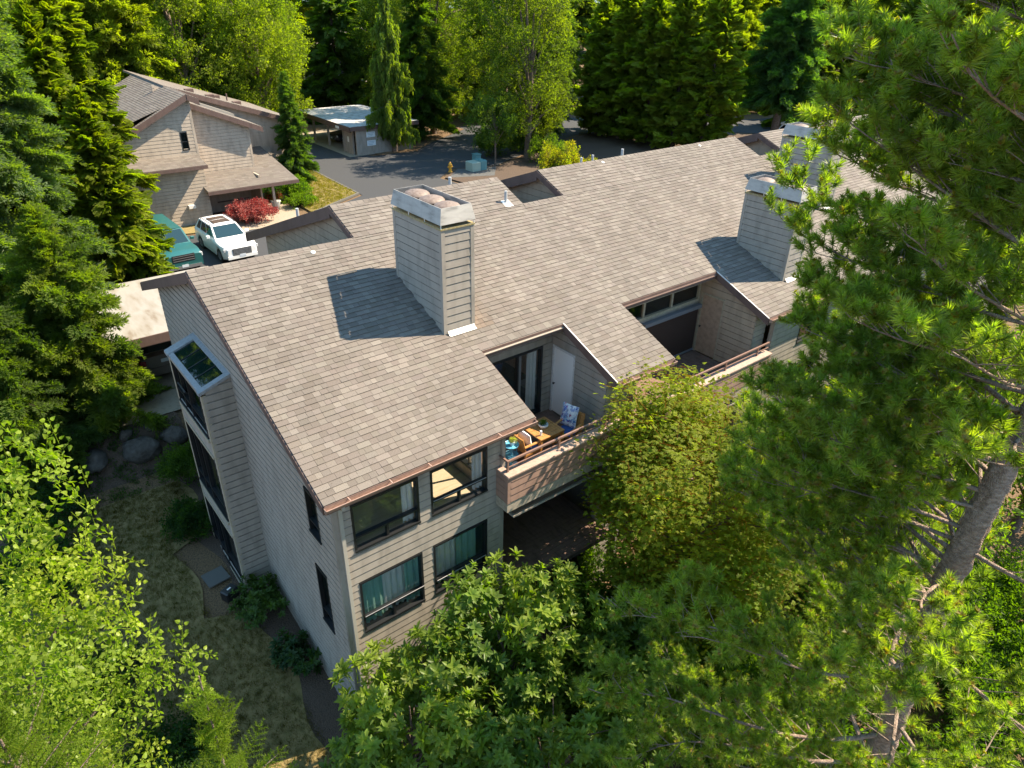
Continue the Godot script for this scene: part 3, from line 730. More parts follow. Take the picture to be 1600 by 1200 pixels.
func balcony_floor(h: Node, x0: float, x1: float, z0: float, z1: float, y: float):
	var o := holder(h, "balcony_floor")
	bxp(o, "joist_bed", Vector3(x0, y - 0.16, z0), Vector3(x1, y - 0.03, z1), M.brown_dark)
	var z := z0
	while z < z1 - 0.05:
		bxp(o, "plank", Vector3(x0 + 0.005, y - 0.029, z + 0.004), Vector3(x1 - 0.005, y - rng.randf() * 0.003, minf(z + 0.138, z1 - 0.004)), M.deck_plank)
		z += 0.142
func parapet(h: Node, x0: float, x1: float):
	var o := holder(h, "parapet")
	bxp(o, "core", Vector3(x0 + 0.03, -1.9, 0.1), Vector3(x1, -1.14, 0.23), M.parapet)
	bxp(o, "side_core", Vector3(x0 + 0.03, -1.9, -0.205), Vector3(x0 + 0.12, -1.14, 0.098), M.parapet)
	var v := -1.89
	while v < -1.2:
		put(o, "siding_board", lap_board(0.19), M.parapet, facing_front(x0 + 0.1, 0.231) * Transform3D(Basis.from_scale(Vector3(x1 - x0 - 0.1, 1, 1)), Vector3(0, v, 0)))
		put(o, "siding_board", lap_board(0.19), M.parapet, facing_left(x0 + 0.029, -0.2) * Transform3D(Basis.from_scale(Vector3(0.34, 1, 1)), Vector3(0, v, 0)))
		v += 0.19
	bxp(o, "corner_board", Vector3(x0 + 0.002, -1.895, 0.14), Vector3(x0 + 0.1, -1.142, 0.256), M.parapet)
	bxp(o, "rim_board", Vector3(x0 + 0.012, -2.16, 0.2), Vector3(x1, -1.9, 0.24), M.rim_tan)
	bxp(o, "rim_board", Vector3(x0 + 0.012, -2.16, -0.2), Vector3(x0 + 0.05, -1.9, 0.199), M.rim_tan)
	var cap := MB.new()
	cap.bevel_box(Vector3(x0 - 0.02, -1.14, 0.02), Vector3(x1, -1.09, 0.29), 0.012)
	part(o, "cap", cap, M.parapet_cap)
	cap = MB.new(); cap.bevel_box(Vector3(x0 - 0.021, -1.139, -0.18), Vector3(x0 + 0.16, -1.092, 0.018), 0.01); part(o, "cap", cap, M.parapet_cap)
	for y in [-0.83]:
		bxp(o, "rail", Vector3(x0 + 0.08, y, 0.09), Vector3(x1, y + 0.045, 0.135), M.rail)
		bxp(o, "rail", Vector3(x0 + 0.08, y + 0.0005, -0.2), Vector3(x0 + 0.125, y + 0.0445, 0.0895), M.rail)
	bxp(o, "rail", Vector3(x0 + 0.127, -0.985, 0.095), Vector3(x1, -0.965, 0.125), M.rail)
	var x := x0 + 0.0805
	while x < x1:
		bxp(o, "rail_post", Vector3(x, -1.09, 0.0905), Vector3(x + 0.044, -0.83, 0.1345), M.rail)
		x += 1.55
func bay(h: Node):
	var o := holder(h, "bay_window")
	var z0 := -7.91; var z1 := -5.31; var xo := -0.52; var xw := 0.195
	var FL := -6.9
	# cheeks and front of the bay with three windows above each other
	var top_in := 0.36; var top_out := 0.1
	wall(o, Transform3D(Basis.IDENTITY, Vector3(xo, 0, z1)), xw - xo, FL, func(u): return lerpf(top_out, top_in, u / (xw - xo)) - 0.02, [], M.siding_side, 0.197, 1, 0.08, "cheek")
	wall(o, Transform3D(Basis(Vector3.LEFT, Vector3.UP, Vector3.FORWARD), Vector3(xw, 0, z0)), xw - xo, FL, func(u): return lerpf(top_in, top_out, u / (xw - xo)) - 0.02, [], M.siding_side, 0.197, 0, 0.08, "cheek")
	var ff := facing_left(xo, z0)
	var L := z1 - z0
	var hs := [[0.16, L - 0.14, -1.25, 0.0], [0.16, L - 0.14, -3.85, -1.85], [0.16, L - 0.14, -6.2, -4.4]]
	wall(o, ff, L, FL, func(_u): return 0.04, hs, M.siding_side, 0.197, 2, 0.08, "bay_front")
	for q in hs:
		window(o, ff, q, [["v", (q[0] + q[1]) * 0.5, q[2] + 0.05, q[3] - 0.05], ["v", lerpf(q[0], q[1], 0.25), q[2] + 0.05, q[3] - 0.05], ["h", q[2] + 0.4, q[0] + 0.05, q[1] - 0.05]], M.bronze, M.pane_dark)
		bxp(o, "sill", Vector3(xo - 0.075, q[2] - 0.09, z0 + 0.2), Vector3(xo - 0.023, q[2] - 0.002, z1 - 0.1), M.tan_trim)
		bxp(o, "head_trim", Vector3(xo - 0.05, q[3] + 0.002, z0 + 0.2), Vector3(xo - 0.023, q[3] + 0.08, z1 - 0.1), M.tan_trim)
	# an awning sash pushed open at the foot of the upper window
	var aw := holder(o, "awning_sash")
	var tf := Transform3D(Basis(Vector3.BACK, 0.62), Vector3(xo - 0.03, -0.58, 0))
	var b := MB.new()
	for k in [[-0.42, -0.385, -7.5, -6.85], [-0.035, 0.0, -7.5, -6.85]]: b.box(Vector3(-0.035, k[0], k[2]), Vector3(0, k[1], k[3]), tf)
	for k in [-7.5, -6.885]: b.box(Vector3(-0.034, -0.384, k), Vector3(-0.001, -0.036, k + 0.035), tf)
	part(aw, "frame", b, M.bronze)
	b = MB.new(); b.box(Vector3(-0.02, -0.39, -7.47), Vector3(-0.014, -0.03, -6.88), tf); part(aw, "pane", b, M.pane_dark)
	# corner trims
	bxp(o, "corner_board", Vector3(xo - 0.03, FL, z1 - 0.08), Vector3(xo - 0.0235, 0.02, z1 + 0.026), M.tan_trim)
	bxp(o, "corner_board", Vector3(xo - 0.0235, FL, z1 + 0.0225), Vector3(xo + 0.07, 0.02, z1 + 0.027), M.tan_trim)
	bxp(o, "corner_board", Vector3(xo - 0.03, FL, z0 - 0.02), Vector3(xo - 0.0235, 0.02, z0 + 0.1), M.tan_trim)
	# sloping glass roof in a painted curb
	var r := func(x: float, z: float, up: float) -> Vector3: return Vector3(x, lerpf(top_out, top_in, (x - xo) / (xw - xo)) + up, z)
	var cr := MB.new()
	var blk := func(a: float, c: float, d: float, e: float, lo: float, hi: float):
		cr.hexa([r.call(a, e, lo), r.call(c, e, lo), r.call(c, d, lo), r.call(a, d, lo), r.call(a, e, hi), r.call(c, e, hi), r.call(c, d, hi), r.call(a, d, hi)])
	blk.call(xo - 0.08, xw + 0.0, z0 - 0.1, z0 + 0.22, -0.02, 0.06); blk.call(xo - 0.08, xw, z1 - 0.12, z1 + 0.06, -0.02, 0.06)
	blk.call(xw - 0.11, xw, z0 + 0.221, z1 - 0.121, -0.02, 0.06); blk.call(xo - 0.06, xo + 0.06, z0 + 0.221, z1 - 0.121, -0.02, 0.05)
	part(o, "roof_curb", cr, M.bay_trim)
	var n := 4
	var za := z0 + 0.22; var zb := z1 - 0.12
	for i in n:
		var p := MB.new()
		var a := lerpf(za, zb, float(i) / n) + 0.012; var e := lerpf(za, zb, float(i + 1) / n) - 0.012
		p.hexa([r.call(xo + 0.06, e, 0.01), r.call(xw - 0.11, e, 0.01), r.call(xw - 0.11, a, 0.01), r.call(xo + 0.06, a, 0.01), r.call(xo + 0.06, e, 0.018), r.call(xw - 0.11, e, 0.018), r.call(xw - 0.11, a, 0.018), r.call(xo + 0.06, a, 0.018)])
		part(o, "roof_pane", p, M.pane_roof)
		if i > 0:
			var q := MB.new()
			q.hexa([r.call(xo + 0.06, a, 0.0), r.call(xw - 0.11, a, 0.0), r.call(xw - 0.11, a - 0.024, 0.0), r.call(xo + 0.06, a - 0.024, 0.0), r.call(xo + 0.06, a, 0.035), r.call(xw - 0.11, a, 0.035), r.call(xw - 0.11, a - 0.024, 0.035), r.call(xo + 0.06, a - 0.024, 0.035)])
			part(o, "glazing_bar", q, M.bronze)
	bxp(o, "inner_floor", Vector3(xo + 0.09, -1.7, z0 + 0.1), Vector3(2.5, -1.6, z1 - 0.1), M.carpet)
	bxp(o, "inner_floor", Vector3(xo + 0.09, -4.2, z0 + 0.1), Vector3(2.5, -4.1, z1 - 0.1), M.carpet)
	bxp(o, "inner_wall", Vector3(2.5, -6.4, z0), Vector3(2.6, 0.6, z1), M.plaster)
func ground_h(x: float, z: float) -> float:
	var lawn := -1.35 + smoothstep(4.0, -9.0, z) * 1.6          # slopes down from the boulders towards the viewer
	var h := lerpf(lawn, COURT, smoothstep(-11.6, -13.4, z))
	var front := -1.4 - 0.6 * smoothstep(0.0, 25.0, z)
	if x > 0.3: h = lerpf(h, front if z > -6.0 else COURT, smoothstep(0.3, 3.0, x))
	h += 4.0 * smoothstep(-66.0, -130.0, z) + 2.0 * smoothstep(-8.0, -40.0, x)
	return h
func sheet(called: String, pts: Array, y: float, m: Material, thick := 0.0, edge: Material = null):
	var pl := PackedVector2Array()
	for p in pts: pl.push_back(Vector2(p[0], p[1]))
	if Geometry2D.is_polygon_clockwise(pl): pl.reverse()
	var ix := Geometry2D.triangulate_polygon(pl)
	var b := MB.new()
	for k in range(0, ix.size(), 3):
		var a := pl[ix[k]]; var c := pl[ix[k + 1]]; var d := pl[ix[k + 2]]
		var A := Vector3(a.x, y, a.y); var B := Vector3(c.x, y, c.y); var C := Vector3(d.x, y, d.y)
		if (B - A).cross(C - A).y > 0: b.tri(A, B, C)
		else: b.tri(A, C, B)
	if thick > 0.0:
		for k in pl.size():
			var a := pl[k]; var c := pl[(k + 1) % pl.size()]
			b.quad(Vector3(c.x, y - thick, c.y), Vector3(a.x, y - thick, a.y), Vector3(a.x, y, a.y), Vector3(c.x, y, c.y))
	return setting(called, b, m)
func build_ground():
	var b := MB.new()
	var xs := []; var zs := []
	var x := -160.0
	while x <= 260.0: xs.append(x); x += 1.0 if x > -14.0 and x < 12.0 else 8.0
	var z := -260.0
	while z <= 80.0: zs.append(z); z += 1.0 if z > -22.0 and z < 14.0 else 8.0
	var gr := []
	for i in range(zs.size() - 1, -1, -1):
		var row := []
		for j in xs.size(): row.append(Vector3(xs[j], ground_h(xs[j], zs[i]) - 0.03, zs[i]))
		gr.append(row)
	b.grid(gr)
	setting("ground", b, M.needles)
	# lawn beside the gable wall
	b = MB.new(); gr = []
	for i in 45:
		var row := []
		var zz := 8.0 - 19.3 * i / 44.0
		for j in 25:
			var l := -5.2 + 0.5 * sin(zz * 0.9) - maxf(0.0, zz + 3.0) * 0.25; var r := -0.55 + 0.2 * sin(zz * 1.7) - (1.1 if zz < -5.0 and zz > -8.2 else 0.0)
			var xx := lerpf(l, r, j / 24.0)
			row.append(Vector3(xx, ground_h(xx, zz) + 0.012, zz))
		gr.append(row)
	b.grid(gr)
	setting("lawn", b, M.lawn)
	# planting beds of dark bark along the house
	b = MB.new(); gr = []
	for i in 50:
		var row := []
		var zz := 1.0 - 14.4 * i / 49.0
		for j in 8:
			var xx := lerpf(-0.85 + 0.2 * sin(zz * 1.7), 0.24, j / 7.0)
			row.append(Vector3(xx, ground_h(xx, zz) + 0.006, zz))
		gr.append(row)
	b.grid(gr); setting("planting_bed", b, M.mulch)
	b = MB.new(); gr = []
	for i in 14:
		var row := []
		var zz := -10.6 - 2.9 * i / 13.0
		for j in 24:
			var xx := lerpf(-9.0, 0.2, j / 23.0)
			row.append(Vector3(xx, ground_h(xx, zz) + 0.008, zz))
		gr.append(row)
	b.grid(gr); setting("slope_bed", b, M.mulch)
	# parking court, concrete aprons, verges
	sheet("asphalt_court", [[-14, -19.5], [3, -20.5], [14, -18], [26, -18], [27.2, -30], [26.5, -36.5], [29, -38.6], [33, -37.6], [38, -40], [48, -44], [60, -40], [70, -28], [95, -20], [100, -34], [72, -40], [60, -50], [50, -54], [36, -54], [31.5, -49], [30.8, -46.4], [26, -46.2], [24, -60], [17, -60], [17.5, -46], [19.8, -46.5], [19.2, -35.4], [13.2, -32.2], [8, -32.6], [2, -34.6], [-14, -35]], COURT + 0.004, M.asphalt)
	sheet("carport_apron", [[-2.0, -13.55], [3.9, -13.55], [3.9, -20.6], [-2.0, -20.6]], COURT + 0.012, M.concrete)
	sheet("far_apron", [[24.2, -47.0], [30.6, -47.0], [30.6, -60.0], [24.2, -60.0]], COURT + 0.008, M.concrete)
	sheet("entry_path", [[8.9, -32.2], [12.6, -31.8], [14.2, -35.0], [13.4, -37.0], [14.4, -40.2], [12.0, -40.2], [11.4, -37.0], [8.9, -34.9]], COURT + 0.02, M.concrete)
	sheet("dry_verge", [[14.4, -33.2], [19.0, -35.8], [19.4, -45.8], [17.2, -46.5], [16.2, -41.0], [14.5, -37.2]], COURT + 0.1, M.dry_grass, 0.1)
	sheet("dry_strip", [[2.5, -34.3], [8.8, -32.9], [8.8, -34.9], [2.5, -35.0]], COURT + 0.05, M.dry_grass, 0.05)
	sheet("bark_bed", [[27.4, -18], [27.6, -30], [26.8, -36.2], [29.2, -38.2], [33, -37.2], [38, -39.4], [48, -43.4], [60, -39.2], [69, -27], [60, -16], [40, -15.4]], COURT + 0.08, M.mulch, 0.08)
	sheet("gravel_patch", [[27.0, -36.0], [29.2, -38.0], [32.4, -37.0], [30.4, -34.6]], COURT + 0.084, M.gravel)
	sheet("carport_bed", [[26.6, -46.3], [30.4, -46.1], [33.5, -48.6], [40, -52.5], [40, -56], [31, -56], [30.7, -47.0], [26.6, -46.95]], COURT + 0.06, M.needles, 0.06)
	# kerb between the road and the dry verge
	var k := MB.new()
	for s in [[[19.12, -35.7], [14.3, -33.0]], [[19.52, -45.9], [19.12, -35.7]]]:
		var a := Vector3(s[0][0], COURT, s[0][1]); var c := Vector3(s[1][0], COURT, s[1][1])
		var o := (c - a).cross(Vector3.UP).normalized() * 0.15
		k.hexa([a, c, c + o, a + o, a + Vector3.UP * 0.13, c + Vector3.UP * 0.13, c + o + Vector3.UP * 0.13, a + o + Vector3.UP * 0.13])
	setting("kerb", k, M.curb)
	boulders()
func rock_mesh(sd: int, size: Vector3) -> ArrayMesh:
	var nz := FastNoiseLite.new(); nz.seed = sd; nz.frequency = 0.7
	var b := MB.new(); var gr := []
	for i in 11:
		var row := []
		for j in 17:
			var th := PI * i / 10.0; var ph := -TAU * j / 16.0
			var p := Vector3(sin(th) * cos(ph), -cos(th), sin(th) * sin(ph))
			var r := 1.0 + 0.35 * nz.get_noise_3dv(p * 1.2) + 0.16 * nz.get_noise_3dv(p * 3.5 + Vector3(9, 0, 0))
			row.append(p * r * size * 0.5)
		gr.append(row)
	b.grid(gr)
	return b.mesh()
func boulders():
	var labels := ["largest dark boulder in the retaining edge above the shaded lawn", "boulder with a flat top left of the large one above the lawn", "boulder beside the bay window in the retaining edge", "small brown stone on top of the large dark boulder", "pale small stone on the retaining edge near the bay window", "leftmost boulder of the retaining edge, half under leaves"]
	var d := [[-1.25, -12.5, 1.25, 0.8], [-2.6, -12.6, 0.95, 0.65], [-0.15, -12.6, 0.9, 0.65], [-1.5, -13.05, 0.5, 0.36], [-0.75, -13.1, 0.42, 0.3], [-3.8, -12.4, 1.2, 0.8]]
	for k in d.size():
		var o := put(self, numbered("boulder"), rock_mesh(k + 3, Vector3(d[k][2], d[k][3], d[k][2] * 0.75)), M.rock, Transform3D(Basis(Vector3.UP, k * 1.3), Vector3(d[k][0], ground_h(d[k][0], d[k][1]) + d[k][3] * 0.22, d[k][1])))
		tag(o, labels[k], "boulder", "boulders of the retaining edge")
# ---------------------------------------------------------------- vehicles: +z is the front of the car
func car(called: String, label: String, category: String, at: Vector3, turn: float, s: Dictionary) -> Node3D:
	var o := thing(called, label, category, at, turn)
	var L: float = s.l; var W: float = s.w; var hood: float = s.hood; var belt: float = s.belt; var sill := 0.3
	var zf := L * 0.5; var zr := -L * 0.5
	var r: float = s.wheel; var wf: float = zf - s.over_f; var wr: float = zr + s.over_r
	var paint: Material = s.paint
	var body := MB.new(); var gr_l := []; var gr_r := []
	var n := 56
	for i in n + 1:
		var z := lerpf(zr, zf, float(i) / n)
		var t := (z - zr) / L
		var nose := clampf((zf - z) / 0.55, 0.0, 1.0); var tail := clampf((z - zr) / 0.4, 0.0, 1.0)
		var wdt: float = W * 0.5 * (1.0 - s.taper * pow(1.0 - nose, 2.2) - 0.09 * pow(1.0 - tail, 2.2))
		var y1: float = belt
		if z > s.cowl: y1 = lerpf(belt - 0.02, hood, smoothstep(s.cowl, zf - 0.15, z)) - (0.13 * pow(1.0 - nose, 2.5))
		else: y1 = belt - 0.06 * pow(1.0 - tail, 3.0)
		var y0 := sill + 0.1 * pow(1.0 - nose, 2.0)
		for w in [wf, wr]:
			var q: float = (r + 0.06) * (r + 0.06) - (z - w) * (z - w)
			if q > 0: y0 = maxf(y0, r + sqrt(q) - 0.02)
		var sec := []
		sec.append(Vector3(0, y0 - 0.02, z)); sec.append(Vector3(wdt * 0.9, y0 - 0.02, z)); sec.append(Vector3(wdt * 0.985, y0, z))
		sec.append(Vector3(wdt, lerpf(y0, y1, 0.45), z)); sec.append(Vector3(wdt * 0.985, lerpf(y0, y1, 0.8), z)); sec.append(Vector3(wdt * 0.945, y1 - 0.045, z))
		sec.append(Vector3(wdt * 0.88, y1, z)); sec.append(Vector3(wdt * 0.45, y1 + 0.03, z)); sec.append(Vector3(0, y1 + 0.038, z))
		gr_r.append(sec)
		var m := []
		for p in sec: m.append(Vector3(-p.x, p.y, p.z))
		gr_l.append(m)
	var rev := gr_r.duplicate(); rev.reverse()
	body.grid(rev); body.grid(gr_l)
	for e in [0, n]:
		for k in gr_r[e].size() - 1:
			if e == n: body.quad(gr_l[e][k], gr_r[e][k], gr_r[e][k + 1], gr_l[e][k + 1])
			else: body.quad(gr_r[e][k], gr_l[e][k], gr_l[e][k + 1], gr_r[e][k + 1])
	part(o, "body", body, paint)
	# greenhouse: four corner posts leaning in, roof and glass between them
	var H: float = s.h; var bw := W * 0.5 * 0.9; var tw: float = W * 0.5 * s.tumble
	var b0: float = s.glass_r; var b1: float = s.cowl + 0.1; var t0: float = s.roof_r; var t1: float = s.roof_f
	var yb := belt - 0.01; var yt := H - 0.07
	var cab := MB.new()
	var lo := [Vector3(-bw, yb, b1), Vector3(bw, yb, b1), Vector3(bw, yb, b0), Vector3(-bw, yb, b0)]
	var hi := [Vector3(-tw, yt, t1), Vector3(tw, yt, t1), Vector3(tw, yt, t0), Vector3(-tw, yt, t0)]
	for k in 4:
		var j := (k + 1) % 4
		cab.quad(lo[k], lo[j], hi[j], hi[k])
	var rf := []
	for i in 9:
		var row := []
		var v := i / 8.0
		for j in 9:
			var u := j / 8.0 * 2.0 - 1.0
			var crown := 0.07 * (1.0 - pow(absf(u), 3.0)) * (1.0 - 0.55 * pow(absf(v * 2.0 - 1.0), 3.0))
			row.append(Vector3(u * tw, yt + crown, lerpf(t1, t0, v)))
		rf.append(row)
	cab.grid(rf)
	part(o, "cabin", cab, paint)
	var pane := func(a: int, c: int, u0: float, u1: float, v0: float, v1: float, nm: String):
		var P := func(u: float, v: float) -> Vector3: return lo[a].lerp(lo[c], u).lerp(hi[a].lerp(hi[c], u), v)
		var nn: Vector3 = (lo[c] - lo[a]).cross(hi[a] - lo[a]).normalized() * 0.006
		var g2 := MB.new()
		g2.quad(P.call(u0, v0) + nn, P.call(u1, v0) + nn, P.call(u1, v1) + nn, P.call(u0, v1) + nn)
		part(o, nm, g2, M.car_glass)
	pane.call(0, 1, 0.05, 0.95, 0.06, 0.94, "windscreen")
	pane.call(2, 3, 0.07, 0.93, 0.12, 0.9, "rear_window")
	for q in s.sides:
		pane.call(1, 2, q[0], q[1], 0.08, 0.9, "side_window"); pane.call(3, 0, 1.0 - q[1], 1.0 - q[0], 0.08, 0.9, "side_window")
	for sx in [-1.0, 1.0]:
		for w in [wf, wr]:
			var wh := holder(o, "wheel", Vector3(sx * (W * 0.5 - 0.13), r, w))
			var tf := Transform3D(Basis(Vector3.BACK, -PI / 2 * sx), Vector3.ZERO)
			var ty := MB.new()
			ty.lathe([Vector2(r * 0.62, -0.11), Vector2(r * 0.93, -0.115), Vector2(r, -0.08), Vector2(r, 0.08), Vector2(r * 0.93, 0.115), Vector2(r * 0.64, 0.11)], 24, tf); part(wh, "tyre", ty, M.tyre)
			ty = MB.new(); ty.lathe([Vector2(r * 0.65, 0.1), Vector2(r * 0.6, 0.07), Vector2(r * 0.2, 0.09), Vector2(0.001, 0.1)], 20, tf); part(wh, "rim", ty, M.rim)
			for k in 5:
				var sp := MB.new(); sp.box(Vector3(-0.025, 0.085, r * 0.12), Vector3(0.025, 0.112, r * 0.6), tf * Transform3D(Basis(Vector3.UP, TAU * k / 5.0), Vector3.ZERO)); part(wh, "spoke", sp, M.rim)
		var mi := MB.new(); mi.bevel_box(Vector3(sx * (W * 0.5 + 0.02) - (0.0 if sx > 0 else 0.2), belt + 0.0, s.cowl - 0.42), Vector3(sx * (W * 0.5 + 0.02) + (0.2 if sx > 0 else 0.0), belt + 0.15, s.cowl - 0.3), 0.03)
		part(o, "mirror", mi, paint)
		var hl := MB.new(); var hx: float = sx * W * 0.5 * 0.8
		hl.bevel_box(Vector3(hx - 0.2, s.lamp_y, zf - 0.2), Vector3(hx + 0.17, s.lamp_y + s.lamp_h, zf - s.lamp_in), 0.03); part(o, "headlight", hl, M.lamp_glass)
		hl = MB.new(); hl.bevel_box(Vector3(hx - 0.1, s.belt - 0.34, zr - 0.012), Vector3(hx + 0.14, s.belt - 0.12, zr + 0.25), 0.02); part(o, "tail_light", hl, M.tail_red)
		if s.get("rails", false):
			part_tube(o, "roof_rail", [Vector3(sx * tw * 0.93, H - 0.05, t1 - 0.15), Vector3(sx * tw * 0.93, H + 0.03, t1 - 0.4), Vector3(sx * tw * 0.93, H + 0.03, t0 + 0.4), Vector3(sx * tw * 0.93, H - 0.05, t0 + 0.15)], 0.02, s.rail_mat)
	# front end
	bxp(o, "grille", Vector3(-s.grille[0], s.grille[1], zf - 0.06), Vector3(s.grille[0], s.grille[2], zf + 0.014), s.grille_mat)
	for k in int(s.grille[3]):
		var gy: float = lerpf(s.grille[1], s.grille[2], (k + 0.5) / s.grille[3])
		bxp(o, "grille_bar", Vector3(-s.grille[0] + 0.02, gy - 0.014, zf + 0.0145), Vector3(s.grille[0] - 0.02, gy + 0.014, zf + 0.026), s.bar_mat)
	bxp(o, "bumper", Vector3(-W * 0.42, 0.34, zf - 0.1), Vector3(W * 0.42, 0.5, zf + 0.035), s.bumper_mat)
	bxp(o, "licence_plate", Vector3(-0.16, 0.42, zf + 0.036), Vector3(0.16, 0.56, zf + 0.044), M.plate)
	bxp(o, "rear_bumper", Vector3(-W * 0.43, 0.34, zr - 0.06), Vector3(W * 0.43, 0.62, zr + 0.1), s.bumper_mat)
	bxp(o, "rear_plate", Vector3(-0.16, 0.78, zr - 0.02), Vector3(0.16, 0.92, zr - 0.012), M.plate)
	bxp(o, "underbody", Vector3(-W * 0.42, 0.2, zr + 0.3), Vector3(W * 0.42, 0.42, zf - 0.35), M.black_metal)
	if s.get("sunroof", false):
		for k in [[0.12, 0.42], [0.47, 0.74]]:
			var q := MB.new(); q.bevel_box(Vector3(-tw * 0.68, H - 0.03, lerpf(t1, t0, k[1])), Vector3(tw * 0.68, H + 0.012, lerpf(t1, t0, k[0])), 0.01); part(o, "sunroof_pane", q, M.sunroof)
	return o
func car_spec(kind: String, paint: Material) -> Dictionary:
	var d := {"paint": paint, "l": 4.66, "w": 1.89, "h": 1.66, "hood": 0.98, "belt": 1.1, "wheel": 0.37, "over_f": 0.9, "over_r": 0.95, "cowl": 0.85, "glass_r": -2.12, "roof_r": -1.75, "roof_f": 0.1, "tumble": 0.72, "taper": 0.2,
		"sides": [[0.08, 0.4], [0.43, 0.72], [0.75, 0.93]], "lamp_y": 0.74, "lamp_h": 0.16, "lamp_in": 0.1, "grille": [0.5, 0.5, 0.88, 6], "grille_mat": M.black_metal, "bar_mat": M.steel_blue, "bumper_mat": paint, "rails": true, "rail_mat": M.steel}
	if kind == "truck":
		d.merge({"l": 5.5, "w": 1.98, "h": 1.85, "hood": 1.14, "belt": 1.2, "wheel": 0.39, "over_f": 0.92, "cowl": 1.25, "glass_r": -2.7, "roof_r": -2.6, "roof_f": 0.55, "tumble": 0.78, "taper": 0.07, "lamp_y": 0.84, "lamp_h": 0.2, "lamp_in": 0.02, "grille": [0.55, 0.72, 1.06, 3], "bar_mat": M.chrome, "bumper_mat": M.chrome, "rails": false}, true)
	if kind == "sedan":
		d.merge({"h": 1.45, "belt": 0.95, "hood": 0.84, "roof_r": -1.1, "glass_r": -1.75, "wheel": 0.33, "rails": false, "lamp_y": 0.62, "grille": [0.42, 0.42, 0.66, 3]}, true)
	return d
func carport_posts(o: Node, spots: Array, y0: float, y1: float, m: Material):
	for p in spots: bxp(o, "post", Vector3(p[0] - 0.08, y0, p[1] - 0.08), Vector3(p[0] + 0.08, y1, p[1] + 0.08), m)
func build_court():
	M.car_white = mat(lin(0.78, 0.78, 0.78), 0.25); M.car_white.clearcoat_enabled = true; M.car_white.clearcoat = 0.8; M.car_white.clearcoat_roughness = 0.05
	M.car_teal = mat(lin(0.012, 0.12, 0.12), 0.3, 0.3); M.car_teal.clearcoat_enabled = true; M.car_teal.clearcoat = 0.7
	M.car_silver = mat(lin(0.2, 0.17, 0.15), 0.35, 0.6); M.car_silver.clearcoat_enabled = true; M.car_silver.clearcoat = 0.7
	M.car_dark = mat(lin(0.02, 0.022, 0.028), 0.25, 0.2); M.car_dark.clearcoat_enabled = true; M.car_dark.clearcoat = 0.8
	M.car_glass = mat(lin(0.012, 0.03, 0.034), 0.05); M.car_glass.metallic_specular = 0.8
	M.sunroof = mat(lin(0.05, 0.035, 0.03), 0.12)
	M.tyre = mat(lin(0.02, 0.02, 0.021), 0.9); M.rim = mat(lin(0.32, 0.32, 0.33), 0.35, 0.8)
	M.chrome = mat(lin(0.55, 0.55, 0.56), 0.2, 0.9); M.lamp_glass = mat(lin(0.4, 0.42, 0.44), 0.1); M.tail_red = mat(lin(0.3, 0.01, 0.012), 0.2)
	M.plate = mat(lin(0.55, 0.6, 0.66), 0.4)
	var sp := car_spec("suv", M.car_white); sp["sunroof"] = true
	car("sport_utility_vehicle", "white SUV with glass sunroof parked nose towards the shingled roof", "car", Vector3(7.45, COURT + 0.005, -29.0), 0.03, sp)
	sp = car_spec("truck", M.car_teal)
	car("sport_utility_vehicle", "older teal SUV with chrome grille parked beside the white SUV", "car", Vector3(4.5, COURT + 0.005, -29.45), 0.03, sp)
	sp = car_spec("suv", M.car_silver)
	car("sport_utility_vehicle", "grey brown SUV backed by the pale flat carport left of the bay window", "car", Vector3(0.75, COURT + 0.014, -18.3), PI, sp)
	neighbour()
	# near carport with its pale flat roof
	var o := thing("carport", "flat carport with stained white roof and brown fascia left of the gable", "carport", Vector3(0, COURT, 0))
	bxp(o, "roof_slab", Vector3(-2.3, 2.28, -20.6), Vector3(4.1, 2.42, -14.82), M.white_roof)
	bxp(o, "fascia", Vector3(-2.34, 2.1, -14.82), Vector3(4.14, 2.44, -14.77), M.brown_trim); bxp(o, "fascia", Vector3(-2.34, 1.98, -15.1), Vector3(4.14, 2.1, -14.98), M.brown_trim)
	bxp(o, "fascia", Vector3(-2.36, 2.1, -20.6), Vector3(-2.301, 2.44, -14.83), M.brown_trim)
	for x in [-2.0, 0.3 + 1.8, 3.9]: bxp(o, "beam", Vector3(x - 0.07, 2.04, -20.5), Vector3(x + 0.07, 2.275, -15.12), M.brown_dark)
	carport_posts(o, [[-2.0, -15.3], [2.1, -15.3], [3.9, -15.3], [-2.0, -20.3], [2.1, -20.3], [3.9, -20.3]], 0.0, 2.035, M.brown_trim)
	bxp(o, "back_wall", Vector3(-2.0, 0, -20.55), Vector3(3.9, 2.03, -20.45), M.brown_dark)
	# far carport across the road
	o = thing("carport", "flat-roofed carport across the road with dark cars inside", "carport", Vector3(0, COURT, 0))
	bxp(o, "roof_slab", Vector3(24.4, 2.3, -58.0), Vector3(31.2, 2.42, -47.0), M.grey_roof)
	bxp(o, "fascia", Vector3(24.34, 2.02, -58.0), Vector3(24.4, 2.44, -46.95), M.brown_trim); bxp(o, "fascia", Vector3(24.341, 2.1, -46.999), Vector3(31.2, 2.44, -46.95), M.brown_trim)
	bxp(o, "light_box", Vector3(24.28, 2.08, -49.5), Vector3(24.338, 2.25, -48.9), M.white_metal)
	wall(o, facing_front(25.0, -47.2), 5.6, 0.0, func(_u): return 2.29, [], M.siding, 0.197, 2)
	wall(o, facing_left(25.0, -49.4), 1.5, 0.0, func(_u): return 1.7, [], M.siding, 0.197, 2, 0.1)
	bxp(o, "back_wall", Vector3(30.6, 0, -57.8), Vector3(30.7, 2.29, -47.3), M.brown_dark)
